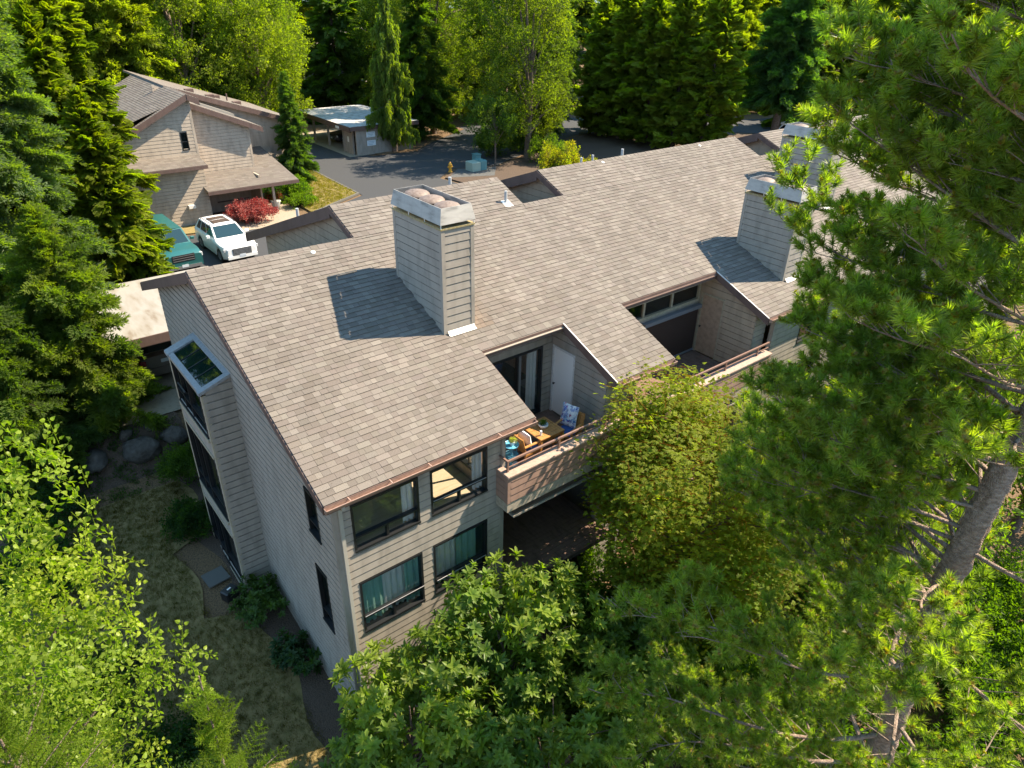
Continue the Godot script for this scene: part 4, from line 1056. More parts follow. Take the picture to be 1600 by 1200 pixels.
	carport_posts(o, [[25.0, -47.8], [25.0, -49.5], [25.0, -52.6], [25.0, -55.6], [25.0, -57.8]], 0.0, 2.02, M.siding)
	bxp(o, "notice", Vector3(24.96, 0.95, -48.75), Vector3(24.985, 1.4, -48.5), M.white_metal)
	sp = car_spec("sedan", M.car_dark)
	for k in 2: car("sedan", ["black car in the far carport, left of the post", "dark grey car in the far carport next to its end wall"][k], "car", Vector3(28.0, COURT + 0.01, -53.4 + 2.9 * k), -PI / 2, sp)
	bxp_thing_sign(Vector3(26.4, COURT + 1.66, -47.13), "PRIVATE", "upper white sign on the carport end wall across the road")
	bxp_thing_sign(Vector3(26.42, COURT + 0.95, -47.13), "", "lower white sign with symbols on the carport end wall across the road")
	# utility cabinets, hydrant, lamp
	o = thing("transformer_box", "pale green transformer box at the edge of the bark bed", "utility box", Vector3(30.3, COURT + 0.08, -36.9))
	var b := MB.new(); b.bevel_box(Vector3(-0.75, 0, -0.5), Vector3(0.1, 0.72, 0.5), 0.04); part(o, "cabinet", b, M.util_pale)
	b = MB.new(); b.bevel_box(Vector3(0.12, 0, -0.5), Vector3(0.75, 0.78, 0.45), 0.04); part(o, "door_side", b, M.util_teal)
	bxp(o, "base", Vector3(-0.85, -0.05, -0.6), Vector3(0.85, 0.02, 0.6), M.curb)
	o = thing("pedestal_box", "small teal utility pedestal behind the pale transformer box", "utility box", Vector3(31.1, COURT + 0.08, -38.0))
	b = MB.new(); b.bevel_box(Vector3(-0.28, 0, -0.28), Vector3(0.28, 0.95, 0.28), 0.05); part(o, "cabinet", b, M.util_teal); bxp(o, "lid", Vector3(-0.3, 0.95, -0.3), Vector3(0.3, 1.0, 0.3), M.util_teal)
	o = thing("fire_hydrant", "yellow fire hydrant beside the gravel and the road", "hydrant", Vector3(28.15, COURT + 0.08, -37.5))
	b = MB.new(); b.lathe([Vector2(0.17, 0), Vector2(0.17, 0.05), Vector2(0.12, 0.07), Vector2(0.12, 0.5), Vector2(0.16, 0.52), Vector2(0.16, 0.56), Vector2(0.12, 0.66), Vector2(0.05, 0.72), Vector2(0.04, 0.78), Vector2(0.001, 0.79)], 14); part(o, "barrel", b, M.hydrant)
	for sx in [-1.0, 1.0]: part_tube(o, "outlet", [Vector3(sx * 0.08, 0.4, 0), Vector3(sx * 0.22, 0.4, 0)], 0.07, M.hydrant, 10)
	o = thing("lamp_post", "white arm lamp post past the end of the ridge", "lamp post", Vector3(56.8, COURT, -27.0))
	part_tube(o, "pole", [Vector3.ZERO, Vector3(0, 1.2, 0)], 0.09, M.white_metal, 8)
	part_tube(o, "arm", [Vector3(0, 1.15, 0), Vector3(0.15, 1.9, 0), Vector3(0.6, 2.4, 0), Vector3(1.2, 2.6, 0)], 0.05, M.white_metal, 8)
	b = MB.new(); b.bevel_box(Vector3(0.9, 2.55, -0.25), Vector3(2.0, 2.75, 0.25), 0.05); part(o, "lamp_head", b, M.white_metal)
	# a small dark irrigation box on the lawn by the bay
	o = thing("storage_box", "small black box on the lawn at the foot of the bay window", "box", Vector3(-0.95, ground_h(-0.95, -5.5) + 0.01, -5.45), 0.4)
	b = MB.new(); b.bevel_box(Vector3(-0.2, 0, -0.15), Vector3(0.2, 0.3, 0.15), 0.03); part(o, "body", b, M.black_metal)
	bxp(o, "label_plate", Vector3(-0.06, 0.301, -0.02), Vector3(0.06, 0.305, 0.03), M.white_metal)
	# dark boards edging the bed below the boulders
	o = thing("paver", "grey square paver at the foot of the bay window", "paver", Vector3(-1.05, ground_h(-1.05, -6.2) + 0.014, -6.3), 0.1)
	bxp(o, "slab", Vector3(-0.3, 0, -0.3), Vector3(0.3, 0.045, 0.3), M.curb)
	# far buildings glimpsed between the trees
	o = thing("distant_house", "brown roofed house half hidden behind trees at the far carport", "building", Vector3(36.0, 2.0, -84.0), -0.55)
	b = MB.new(); b.hexa([Vector3(-9, 4.6, 5), Vector3(9, 4.6, 5), Vector3(9, 7.4, 0), Vector3(-9, 7.4, 0), Vector3(-9, 4.8, 5), Vector3(9, 4.8, 5), Vector3(9, 7.6, 0), Vector3(-9, 7.6, 0)]); b.hexa([Vector3(-9, 7.4, 0), Vector3(9, 7.4, 0), Vector3(9, 4.6, -5), Vector3(-9, 4.6, -5), Vector3(-9, 7.6, 0), Vector3(9, 7.6, 0), Vector3(9, 4.8, -5), Vector3(-9, 4.8, -5)])
	b.col = Color(1, 1, 1); part(o, "roof", b, M.far_roof)
	wall(o, facing_front(-8.6, 4.4), 17.2, -1.0, func(_u): return 4.7, [[2.0, 4.6, -0.9, 1.4]], M.siding, 0.25, 2)
	bxp(o, "garage_door", Vector3(-6.6, -0.9, 4.2), Vector3(-4.0, 1.4, 4.28), M.brown_dark)
	for x in [-8.6, 8.6]: bxp(o, "wall", Vector3(x - 0.1, -1, -4.4), Vector3(x + 0.1, 4.6, 4.27), M.siding)
func bxp_thing_sign(at: Vector3, words: String, label: String):
	var o := thing("sign", label, "sign", at)
	bxp(o, "panel", Vector3(-0.42, -0.22, -0.01), Vector3(0.42, 0.22, 0.01), M.sign_white)
	for k in 3: bxp(o, "print_line", Vector3(-0.32, 0.1 - k * 0.12, 0.0101), Vector3(0.3 - 0.08 * k, 0.13 - k * 0.12, 0.013), M.sign_blue)
func neighbour():
	var h := thing("neighbour_house", "beige lap-sided house with brown gabled roofs behind the parked cars", "building")
	var zl := -35.0; var zu := -36.0; var zm := -37.0; var zr := -40.3
	wall(h, facing_front(-2.0, zl), 10.67, COURT - 0.2, func(_u): return 5.0, [], M.siding_sun, 0.2, 2)
	wall(h, facing_right(8.67, zl), 2.0, COURT - 0.2, func(_u): return 4.9, [], M.siding_sun, 0.2, 2)
	# upper gable with a narrow window
	var peak := 8.68
	var rake := func(x: float) -> float: return 8.75 - 0.506 * absf(peak - x)
	wall(h, facing_front(-2.0, zu), 10.75, 4.8, func(u): return rake.call(u - 2.0), [[9.97, 10.38, 5.72, 6.75]], M.siding_sun, 0.2, 2)
	window(h, facing_front(-2.0, zu), [9.97, 10.38, 5.72, 6.75], [["h", 6.2, 10.0, 10.35]], M.bronze, M.pane_dark)
	bxp(h, "corner_board", Vector3(8.73, 4.7, zu - 0.06), Vector3(8.87, 8.55, zu + 0.03), M.siding_sun)
	wall(h, facing_right(8.76, zu), 4.2, 3.6, func(_u): return 8.3, [], M.siding_sun, 0.2, 2)
	# lean-to storey and tall wall behind it
	wall(h, facing_front(8.8, zm), 3.6, 3.9, func(u): return 8.1 - 0.415 * (u + 8.8 - 9.1), [], M.siding_sun, 0.2, 2)
	bxp(h, "corner_board", Vector3(12.32, 3.9, zm - 0.1), Vector3(12.45, 6.5, zm + 0.03), M.siding_sun)
	wall(h, facing_right(12.4, zm), 3.3, 3.9, func(_u): return 6.4, [], M.siding_sun, 0.2, 2)
	wall(h, facing_front(8.0, zr), 8.4, COURT - 0.2, func(u): return 8.55 - 0.32 * (u + 8.0 - 9.0), [], M.siding_sun, 0.2, 2)
	wall(h, facing_right(16.4, zr), 8.0, COURT - 0.2, func(_u): return 6.0, [], M.siding_sun, 0.2, 0)
	# recessed entry under the porch roof
	bxp(h, "entry_wall", Vector3(8.7, COURT - 0.2, zm - 0.2), Vector3(12.4, 4.0, zm - 0.1), M.siding_sun)
	bxp(h, "entry_side", Vector3(11.95, COURT - 0.2, zm - 0.1), Vector3(12.05, 3.9, -35.2), M.siding_sun)
	bxp(h, "porch_post", Vector3(12.5, COURT, -34.75), Vector3(12.64, 3.5, -34.6), M.siding_sun)
	bxp(h, "handrail", Vector3(9.4, COURT + 0.85, -36.0), Vector3(11.4, COURT + 0.92, -35.95), M.brown_dark)
	bxp(h, "vent_hood", Vector3(7.35, 2.55, zl + 0.03), Vector3(7.75, 2.75, zl + 0.2), M.white_metal)
	# roofs: [near-left, near-right, far-right, far-left] of the upper face
	var rf := func(p: Array, t: float):
		if (p[1] - p[0]).cross(p[3] - p[0]).y < 0.0: p = [p[1], p[0], p[3], p[2]]
		var b := MB.new(); b.col = Color(0.26, 0.22, 0.19)
		var d := Vector3(0, -t, 0)
		b.hexa([p[0] + d, p[1] + d, p[2] + d, p[3] + d, p[0], p[1], p[2], p[3]])
		var o := part(h, "roof", b, M.shingle)
		var nrm: Vector3 = (p[1] - p[0]).cross(p[3] - p[0]).normalized()
		# courses of shingles
		var sh := MB.new()
		var up: Vector3 = p[3] - p[0]; var n := int(up.length() / 0.16)
		for i in n:
			var a := float(i) / n; var e := float(i + 1) / n
			var u := 0.0
			var w: float = (p[1] - p[0]).length()
			while u < 1.0:
				var u1: float = minf(u + rng.randf_range(0.25, 0.5) / w, 1.0)
				sh.col = shingle_tones() * 1.05
				var q := func(s: float, v: float) -> Vector3: return p[0].lerp(p[1], s).lerp(p[3].lerp(p[2], s), v)
				sh.quad(q.call(u, a) + nrm * 0.018, q.call(u1, a) + nrm * 0.018, q.call(u1, e) + nrm * 0.005, q.call(u, e) + nrm * 0.005)
				sh.quad(q.call(u, a), q.call(u1, a), q.call(u1, a) + nrm * 0.018, q.call(u, a) + nrm * 0.018)
				u = u1
		part(o, "shingle_field", sh, M.shingle).set_meta("kind", "stuff")
	rf.call([Vector3(-2.0, 3.4, zu + 0.35), Vector3(-2.0, 3.4, -47.5), Vector3(peak, 8.85, -47.5), Vector3(peak, 8.85, zu + 0.35)].map(func(v): return v), 0.12)
	rf.call([Vector3(9.3, 8.57, -47.5), Vector3(9.3, 8.57, zu + 0.35), Vector3(peak, 8.86, zu + 0.35), Vector3(peak, 8.86, -47.5)], 0.12)
	rf.call([Vector3(17.2, 6.05, -50.0), Vector3(17.2, 6.05, zr + 0.45), Vector3(peak - 0.1, 8.88, zr + 0.45), Vector3(peak - 0.1, 8.88, -50.0)], 0.14)
	rf.call([Vector3(13.2, 6.5, -40.4), Vector3(13.2, 6.5, zm + 0.35), Vector3(8.78, 8.33, zm + 0.35), Vector3(8.78, 8.33, -40.4)], 0.12)
	rf.call([Vector3(-2.0, 5.1, -34.3), Vector3(8.72, 5.1, -34.3), Vector3(8.72, 5.42, -36.0), Vector3(-2.0, 5.42, -36.0)], 0.1)
	rf.call([Vector3(8.45, 3.55, -34.2), Vector3(14.15, 3.55, -34.2), Vector3(14.15, 4.62, -40.3), Vector3(8.45, 4.62, -40.3)], 0.1)
	for k in [[Vector3(-2.0, 3.44, zu + 0.345), Vector3(peak, 8.87, zu + 0.345), 0.34], [Vector3(peak, 8.84, zu + 0.36), Vector3(9.32, 8.55, zu + 0.36), 0.32], [Vector3(9.3, 8.62, zr + 0.46), Vector3(17.2, 6.05, zr + 0.46), 0.3], [Vector3(8.78, 8.31, zm + 0.36), Vector3(13.22, 6.48, zm + 0.36), 0.3], [Vector3(-2.0, 5.09, -34.29), Vector3(8.74, 5.09, -34.29), 0.2], [Vector3(8.43, 3.54, -34.19), Vector3(14.17, 3.54, -34.19), 0.2]]:
		var b := MB.new(); plank(b, k[0], k[1], Vector3(0, 0, 1), k[2], 0.04); part(h, "fascia", b, M.brown_trim)
	for k in [[10.4, -41.2], [11.6, -41.0], [12.3, -42.2], [13.4, -41.4]]:
		var y: float = 8.88 - 0.332 * (k[0] - peak)
		bxp(h, "roof_vent", Vector3(k[0] - 0.25, y - 0.1, k[1] - 0.2), Vector3(k[0] + 0.25, y + 0.14, k[1] + 0.2), M.brown_trim)
	part_tube(h, "vent_pipe", [Vector3(13.0, 7.3, -42.0), Vector3(13.0, 7.9, -42.0)], 0.05, M.brown_trim, 8)
	for k in 1:
		var b := MB.new(); b.hexa([Vector3(10.2, 7.55, -38.6), Vector3(12.2, 6.75, -38.6), Vector3(12.2, 6.75, -39.6), Vector3(10.2, 7.55, -39.6), Vector3(10.2, 7.9, -38.6), Vector3(12.2, 7.1, -38.6), Vector3(12.2, 7.1, -39.6), Vector3(10.2, 7.9, -39.6)]); part(h, "skylight", b, M.skylight)
	var o := thing("flower_pot", "large pot of dark red flowers at the neighbour's porch post", "pot", Vector3(12.95, COURT + 0.02, -35.6))
	var b := MB.new(); b.lathe([Vector2(0.2, 0), Vector2(0.32, 0.45), Vector2(0.35, 0.5), Vector2(0.3, 0.5), Vector2(0.001, 0.46)], 14); part(o, "pot", b, M.pot_white)
	var ts := []; var cs := []
	for i in 60:
		var d := Vector3(rng.randfn(), absf(rng.randfn()) * 0.6, rng.randfn()).normalized() * rng.randf_range(0.2, 0.55)
		ts.append(Transform3D(Basis.from_euler(Vector3(rng.randf() * 6, rng.randf() * 6, rng.randf() * 6)).scaled(Vector3.ONE * 0.32), Vector3(0, 0.72, 0) + d)); cs.append(Color(0.12, 0.018, 0.03) if rng.randf() < 0.7 else Color(0.05, 0.08, 0.03))
	copies(o, "flowers", leaf_ball, M.fol, ts, cs)
func build_furniture():
	var F := EAVE - 2.17 + 0.001
	M.teak = tex_mat(noise_tex(256, 0.03, [lin(0.26, 0.11, 0.03), lin(0.42, 0.2, 0.06), lin(0.34, 0.15, 0.045)], 81, 4, FastNoiseLite.TYPE_SIMPLEX_SMOOTH, Vector2(4, 1)), 1.5, Color.WHITE, 0.5)
	M.navy = mat(lin(0.02, 0.06, 0.2), 0.9)
	M.blue_glass = mat(lin(0.12, 0.4, 0.6), 0.25)
	M.pillow_white = mat(lin(0.66, 0.68, 0.72), 0.9)
	# print of the floral cushion: cloth dye in blue, red and white blots
	var im := Image.create(128, 128, false, Image.FORMAT_RGB8); im.fill(lin(0.66, 0.68, 0.72))
	var r2 := RandomNumberGenerator.new(); r2.seed = 5
	for k in 110:
		var c := Vector2(r2.randf() * 128, r2.randf() * 128); var rad := r2.randf_range(4, 12)
		var col: Color = [lin(0.015, 0.06, 0.34), lin(0.02, 0.1, 0.45), lin(0.01, 0.03, 0.2), lin(0.45, 0.02, 0.04), lin(0.66, 0.68, 0.72), lin(0.1, 0.35, 0.55)][[0, 1, 2, 3, 4, 1, 0, 4, 5, 2][r2.randi() % 10]]
		var pet := 3 + r2.randi() % 4
		for y in range(maxi(0, int(c.y - rad)), mini(128, int(c.y + rad))):
			for x in range(maxi(0, int(c.x - rad)), mini(128, int(c.x + rad))):
				var d := Vector2(x, y) - c
				if d.length() < rad * (0.62 + 0.38 * cos(d.angle() * pet + k)): im.set_pixel(x, y, col)
	M.floral = mat(Color.WHITE, 0.9); M.floral.albedo_texture = ImageTexture.create_from_image(im)
	M.floral.uv1_triplanar = true; M.floral.uv1_scale = Vector3.ONE * 1.6
	# table
	var t := thing("patio_table", "square slatted teak table on the cut-in balcony", "table", Vector3(6.46, F, -1.17))
	for k in 8: bxp(t, "slat", Vector3(-0.34 + k * 0.085, 0.70, -0.34), Vector3(-0.262 + k * 0.085, 0.72, 0.34), M.teak)
	for s in [-1, 1]:
		bxp(t, "rim", Vector3(-0.4, 0.695, s * 0.372 - 0.03), Vector3(0.4, 0.724, s * 0.372 + 0.03), M.teak); bxp(t, "rim", Vector3(s * 0.372 - 0.03, 0.696, -0.341), Vector3(s * 0.372 + 0.03, 0.7235, 0.341), M.teak)
		bxp(t, "apron", Vector3(-0.33, 0.6, s * 0.35 - 0.012), Vector3(0.33, 0.69, s * 0.35 + 0.012), M.teak); bxp(t, "stretcher", Vector3(s * 0.35 - 0.015, 0.2, -0.32), Vector3(s * 0.35 + 0.015, 0.25, 0.32), M.teak)
		for q in [-1, 1]: bxp(t, "leg", Vector3(s * 0.36 - 0.028, 0, q * 0.36 - 0.028), Vector3(s * 0.36 + 0.028, 0.695, q * 0.36 + 0.028), M.teak)
	patio_chair(Vector3(5.86, F, -1.13), PI / 2, "teak armchair with a white cushion left of the balcony table", true)
	patio_chair(Vector3(7.2, F, -1.0), -PI / 2 + 0.25, "teak armchair with a blue floral cushion beside the white balcony door", false)
	var o := thing("cushion", "tall blue and red floral cushion leaning on the balcony chair", "cushion", Vector3(7.3, F + 0.5, -1.12), -PI / 2 + 0.25)
	part(o, "cover", pillow(Vector3(0.5, 0.62, 0.16), Transform3D(Basis(Vector3.RIGHT, -0.25), Vector3(0, 0.3, -0.04))), M.floral)
	o = thing("cushion", "white cushion with thin dark stripes against the slatted chair back", "cushion", Vector3(5.76, F + 0.5, -1.13), PI / 2)
	part(o, "cover", pillow(Vector3(0.5, 0.4, 0.16), Transform3D(Basis(Vector3.RIGHT, -0.2), Vector3(0, 0.2, 0.06))), M.pillow_white)
	for k in 4: part_tube(o, "stripe", [Vector3(-0.2, 0.28 + k * 0.02, 0.125 - k * 0.01), Vector3(0.0, 0.3 + k * 0.02, 0.138 - k * 0.01), Vector3(0.2, 0.28 + k * 0.02, 0.125 - k * 0.01)], 0.004, M.black_metal, 4)
	# bowl with plants, candle on the table
	o = thing("glass_bowl", "white bowl of greenery on the teak balcony table", "bowl", Vector3(6.5, F + 0.7245, -1.2))
	var b := MB.new(); b.lathe([Vector2(0.06, 0), Vector2(0.1, 0.012), Vector2(0.13, 0.06), Vector2(0.125, 0.1), Vector2(0.115, 0.1), Vector2(0.12, 0.06), Vector2(0.09, 0.03), Vector2(0.001, 0.025)], 18); part(o, "bowl", b, M.pillow_white)
	var ts := []; var cs := []
	for i in 26:
		ts.append(Transform3D(Basis.from_euler(Vector3(rng.randf() * 6, rng.randf() * 6, rng.randf() * 6)).scaled(Vector3.ONE * 0.11), Vector3(rng.randfn() * 0.04, 0.1 + rng.randf() * 0.07, rng.randfn() * 0.04))); cs.append(Color(0.07, 0.12, 0.04))
	copies(o, "greenery", leaf_ball, M.fol, ts, cs)
	o = thing("candle", "small white pillar candle on the corner of the teak table", "candle", Vector3(6.2, F + 0.7245, -0.95))
	b = MB.new(); b.lathe([Vector2(0.03, 0), Vector2(0.03, 0.13), Vector2(0.026, 0.136), Vector2(0.001, 0.13)], 12); part(o, "wax", b, M.pillow_white); part_tube(o, "wick", [Vector3(0, 0.13, 0), Vector3(0, 0.15, 0)], 0.003, M.black_metal, 4)
	# three tier blue stand
	o = thing("plant_stand", "blue three tier round stand behind the balcony rail", "stand", Vector3(5.32, F, -1.05))
	part_tube(o, "pole", [Vector3(0, 0, 0), Vector3(0, 0.78, 0)], 0.014, M.blue_glass, 8)
	for k in 3:
		b = MB.new(); var y := 0.1 + k * 0.31; var rr := 0.2
		b.lathe([Vector2(0.012, y), Vector2(rr * 0.9, y), Vector2(rr, y + 0.035), Vector2(rr - 0.012, y + 0.036), Vector2(rr * 0.88, y + 0.012), Vector2(0.012, y + 0.012)], 20); part(o, "tray", b, M.blue_glass)
	for k in 3: part_tube(o, "leg", [Vector3(cos(k * 2.1) * 0.17, 0, sin(k * 2.1) * 0.17), Vector3(cos(k * 2.1) * 0.19, 0.74, sin(k * 2.1) * 0.19)], 0.009, M.blue_glass, 6)
	o = thing("potted_flower", "white pot with pale flower on the top tray of the blue stand", "potted plant", Vector3(5.32, F + 0.733, -1.05))
	b = MB.new(); b.lathe([Vector2(0.05, 0), Vector2(0.075, 0.1), Vector2(0.068, 0.1), Vector2(0.001, 0.085)], 14, Transform3D(Basis.IDENTITY, Vector3(0.03, 0, 0.0))); part(o, "pot", b, M.pillow_white)
	ts = []; cs = []
	for i in 22:
		ts.append(Transform3D(Basis.from_euler(Vector3(rng.randf() * 6, rng.randf() * 6, rng.randf() * 6)).scaled(Vector3.ONE * 0.11), Vector3(0.03 + rng.randfn() * 0.035, 0.13 + rng.randf() * 0.06, rng.randfn() * 0.035))); cs.append(Color(0.26, 0.26, 0.19))
	copies(o, "flower", leaf_ball, M.fol, ts, cs)
	o = thing("shell_ornament", "white ornament on the lowest tray of the blue stand", "ornament", Vector3(5.4, F + 0.115, -0.98))
	part(o, "shell", pillow(Vector3(0.16, 0.09, 0.13), Transform3D(Basis.IDENTITY, Vector3(0, 0.045, 0))), M.pillow_white)
func pillow(s: Vector3, t: Transform3D) -> MB:
	var b := MB.new()
	for side in [1.0, -1.0]:
		var gr := []
		for i in 11:
			var row := []
			for j in 11:
				var u := j / 10.0 * 2 - 1; var v := i / 10.0 * 2 - 1
				var d := pow((1.0 - u * u) * (1.0 - v * v), 0.38)
				var k := 1.0 - 0.06 * (1.0 - absf(u * v))
				row.append(t * Vector3(u * s.x * 0.5 * k * side, v * s.y * 0.5 * k, d * s.z * 0.5 * side))
			gr.append(row)
		b.grid(gr)
	return b
func patio_chair(at: Vector3, turn: float, label: String, plain: bool):
	var c := thing("patio_chair", label, "chair", at, turn, "teak armchairs on the balcony")     # +z is the front
	for s in [-1, 1]:
		bxp(c, "leg", Vector3(s * 0.27 - 0.025, 0, 0.22), Vector3(s * 0.27 + 0.025, 0.62, 0.27), M.teak)
		part_tube(c, "leg", [Vector3(s * 0.27, 0, -0.26), Vector3(s * 0.27, 0.45, -0.22), Vector3(s * 0.27, 0.9, -0.34)], 0.026, M.teak, 6)
		bxp(c, "arm", Vector3(s * 0.27 - 0.035, 0.621, -0.27), Vector3(s * 0.27 + 0.035, 0.645, 0.3), M.teak)
		bxp(c, "rail", Vector3(s * 0.27 - 0.015, 0.34, -0.21), Vector3(s * 0.27 + 0.015, 0.4, 0.218), M.teak)
	for k in 6: bxp(c, "seat_slat", Vector3(-0.25, 0.38, -0.2 + k * 0.075), Vector3(0.25, 0.402, -0.14 + k * 0.075), M.teak)
	var tf := Transform3D(Basis(Vector3.RIGHT, -0.26), Vector3(0, 0.45, -0.22))
	for k in 7: bxp(c, "back_slat", Vector3(-0.235 + k * 0.07, 0.04, -0.012), Vector3(-0.175 + k * 0.07, 0.4, 0.006), M.teak, tf)
	bxp(c, "back_rail", Vector3(-0.27, 0.4, -0.02), Vector3(0.27, 0.47, 0.015), M.teak, tf); bxp(c, "back_rail", Vector3(-0.25, 0.0, -0.018), Vector3(0.25, 0.05, 0.013), M.teak, tf)
	part(c, "seat_cushion", pillow(Vector3(0.5, 0.48, 0.12), Transform3D(Basis(Vector3.RIGHT, -PI / 2), Vector3(0, 0.455, 0.02))), M.navy)
# ---------------------------------------------------------------- leaf pieces, each drawn many times
var leaf_ball: ArrayMesh; var spray_m: ArrayMesh; var cedar_m: ArrayMesh; var tuft_m: ArrayMesh; var tuft_b: ArrayMesh
var rosette_m: ArrayMesh; var maple_m: ArrayMesh; var poplar_m: ArrayMesh; var fir_m: ArrayMesh; var grass_m: ArrayMesh; var weep_m: ArrayMesh
func rd(a: float, b: float) -> float: return rng.randf_range(a, b)
func rdir() -> Vector3: return Vector3(rng.randfn(), rng.randfn(), rng.randfn()).normalized()
func leaf(b: MB, at: Vector3, dir: Vector3, nrm: Vector3, l: float, w: float, fold := 0.15):      # pointed oval folded along its midrib
	var s := dir.cross(nrm).normalized()
	var up := s.cross(dir).normalized()
	var tip := at + dir * l - up * l * 0.12
	var m := at + dir * l * 0.45
	var a := m + s * w + up * w * fold; var c := m - s * w + up * w * fold
	b.tri(at, a, tip); b.tri(at, tip, c)
func needle(b: MB, at: Vector3, dir: Vector3, l: float, w: float):
	var s := dir.cross(rdir()).normalized() * w
	b.tri(at - s, at + s, at + dir * l)
func make_pieces():
	rng.seed = 77
	var b := MB.new()                                   # ball of leaves, one metre across
	for i in 26:
		var d := rdir(); var p := d * pow(rng.randf(), 0.4) * 0.42
		leaf(b, p, (d + rdir() * 0.7).normalized(), (Vector3.UP + rdir() * 0.8).normalized(), rd(0.2, 0.3), rd(0.06, 0.085))
	leaf_ball = b.mesh()
	b = MB.new()                                        # fir or spruce spray: pointed twigs, one metre long along z
	for i in 11:
		var z := i / 11.0
		for s in [-1.0, 1.0]:
			var l := 0.5 * (1.0 - z * 0.72) * rd(0.75, 1.15)
			var dir := Vector3(s * 0.85, rd(-0.2, 0.28), 0.62).normalized()
			var at := Vector3(0, -0.16 * z * z, z * 0.85)
			for k in 3:
				var q := at + dir * l * (0.15 + 0.3 * k)
				var dd := (dir + rdir() * 0.45).normalized()
				leaf(b, q, dd, (Vector3.UP + rdir() * 0.6).normalized(), l * 0.5, 0.036, 0.3)
	for k in 5: leaf(b, Vector3(0, -0.12, 0.75), (Vector3(0, -0.1, 1) + rdir() * 0.3).normalized(), rdir(), 0.3, 0.04)
	spray_m = b.mesh()
	b = MB.new()                                        # flat cedar frond
	for i in 9:
		var z := i / 9.0
		for s in [-1.0, 1.0]:
			var l := 0.46 * (1.0 - z * 0.65) * rd(0.8, 1.2)
			var at := Vector3(0, -0.2 * z * z, z * 0.9)
			var dir := Vector3(s * 0.75, -0.15, 0.7).normalized()
			leaf(b, at, dir, (Vector3.UP + rdir() * 0.35).normalized(), l, 0.07)
			leaf(b, at + dir * l * 0.4, (dir + Vector3(-s * 0.6, 0, 0.5)).normalized(), (Vector3.UP + rdir() * 0.5).normalized(), l * 0.6, 0.055)
			leaf(b, at + dir * l * 0.3, (dir + Vector3(s * 0.4, -0.4, -0.3)).normalized(), (Vector3.UP + rdir() * 0.5).normalized(), l * 0.5, 0.05)
	cedar_m = b.mesh()
	b = MB.new()                                        # hanging frond of the weeping cedar, hangs along -y
	for i in 12:
		var y := -i / 12.0
		for s in 3:
			var dir := Vector3(rng.randfn() * 0.4, -1.0, rng.randfn() * 0.4).normalized()
			leaf(b, Vector3(rng.randfn() * 0.05, y * 0.85, rng.randfn() * 0.05), dir, rdir(), rd(0.2, 0.34), 0.05)
	weep_m = b.mesh()
	for bud in 2:                                       # pine tuft, needles round a shoot along y
		b = MB.new()
		for i in 64:
			var t := rng.randf()
			var a := rng.randf() * TAU
			var tilt := lerpf(1.45, 0.42, t) + rng.randfn() * 0.12
			var dir := Vector3(cos(a) * sin(tilt), cos(tilt), sin(a) * sin(tilt))
			var k := rd(0.75, 1.2)
			b.col = Color(0.95 * k, k, 0.85 * k)
			needle(b, Vector3(0, t * 0.09 - 0.03, 0), dir, rd(0.08, 0.12), 0.0058)
		b.col = Color(1.6, 0.9, 0.7)
		b.tube([Vector3(0, -0.09, 0), Vector3(0, 0.05, 0)], [0.005, 0.004], 4)
		if bud == 1:
			for i in 14:
				b.col = Color(2.6, 0.72, 0.5) * rd(0.6, 1.1)
				var a := rng.randf() * TAU
				leaf(b, Vector3(0, 0.1, 0), Vector3(cos(a) * 0.8, rd(-0.2, 0.9), sin(a) * 0.8).normalized(), Vector3.UP, rd(0.03, 0.045), 0.014)
		else:
			b.col = Color(1.5, 1.25, 0.8); b.tube([Vector3(0, 0.05, 0), Vector3(0, 0.085, 0)], [0.006, 0.002], 4)
		if bud: tuft_b = b.mesh()
		else: tuft_m = b.mesh()
	b = MB.new()                                        # whorl of laurel leaves round a shoot along y
	for i in 11:
		var a := i * 2.4 + rng.randfn() * 0.15; var el := lerpf(0.05, 0.9, i / 11.0) + rng.randfn() * 0.1
		var d := Vector3(cos(a) * cos(el), sin(el), sin(a) * cos(el))
		var k := rd(0.75, 1.2); b.col = Color(k, k, k)
		big_leaf(b, Vector3(0, -0.06 + i * 0.008, 0), d, rd(0.13, 0.18), rd(0.026, 0.034))
	b.col = Color(2.2, 1.3, 1.0); b.tube([Vector3(0, -0.3, 0), Vector3(0, 0.03, 0)], [0.006, 0.004], 4)
	rosette_m = b.mesh()
	b = MB.new()                                        # maple spray: flat layer of five-pointed leaves
	for i in 9:
		var p := Vector3(rng.randfn() * 0.11, rng.randfn() * 0.022, rng.randfn() * 0.11)
		var n := (Vector3.UP + rdir() * 0.35).normalized()
		var f := n.cross(rdir()).normalized(); var s := f.cross(n)
		var k := rd(0.8, 1.2); b.col = Color(k, k, k)
		for j in 5:
			var a := (j - 2) * 0.72
			var d := f * cos(a) + s * sin(a)
			leaf(b, p, d, n, rd(0.04, 0.055) * (1.0 - 0.12 * absi(j - 2)), 0.0125, 0.1)
	b.col = Color(1.0, 0.4, 0.4); b.tube([Vector3(-0.16, -0.01, 0), Vector3(0.16, 0, 0)], [0.003, 0.002], 3)
	maple_m = b.mesh()
	b = MB.new()                                        # poplar twig along z with heart-shaped leaves
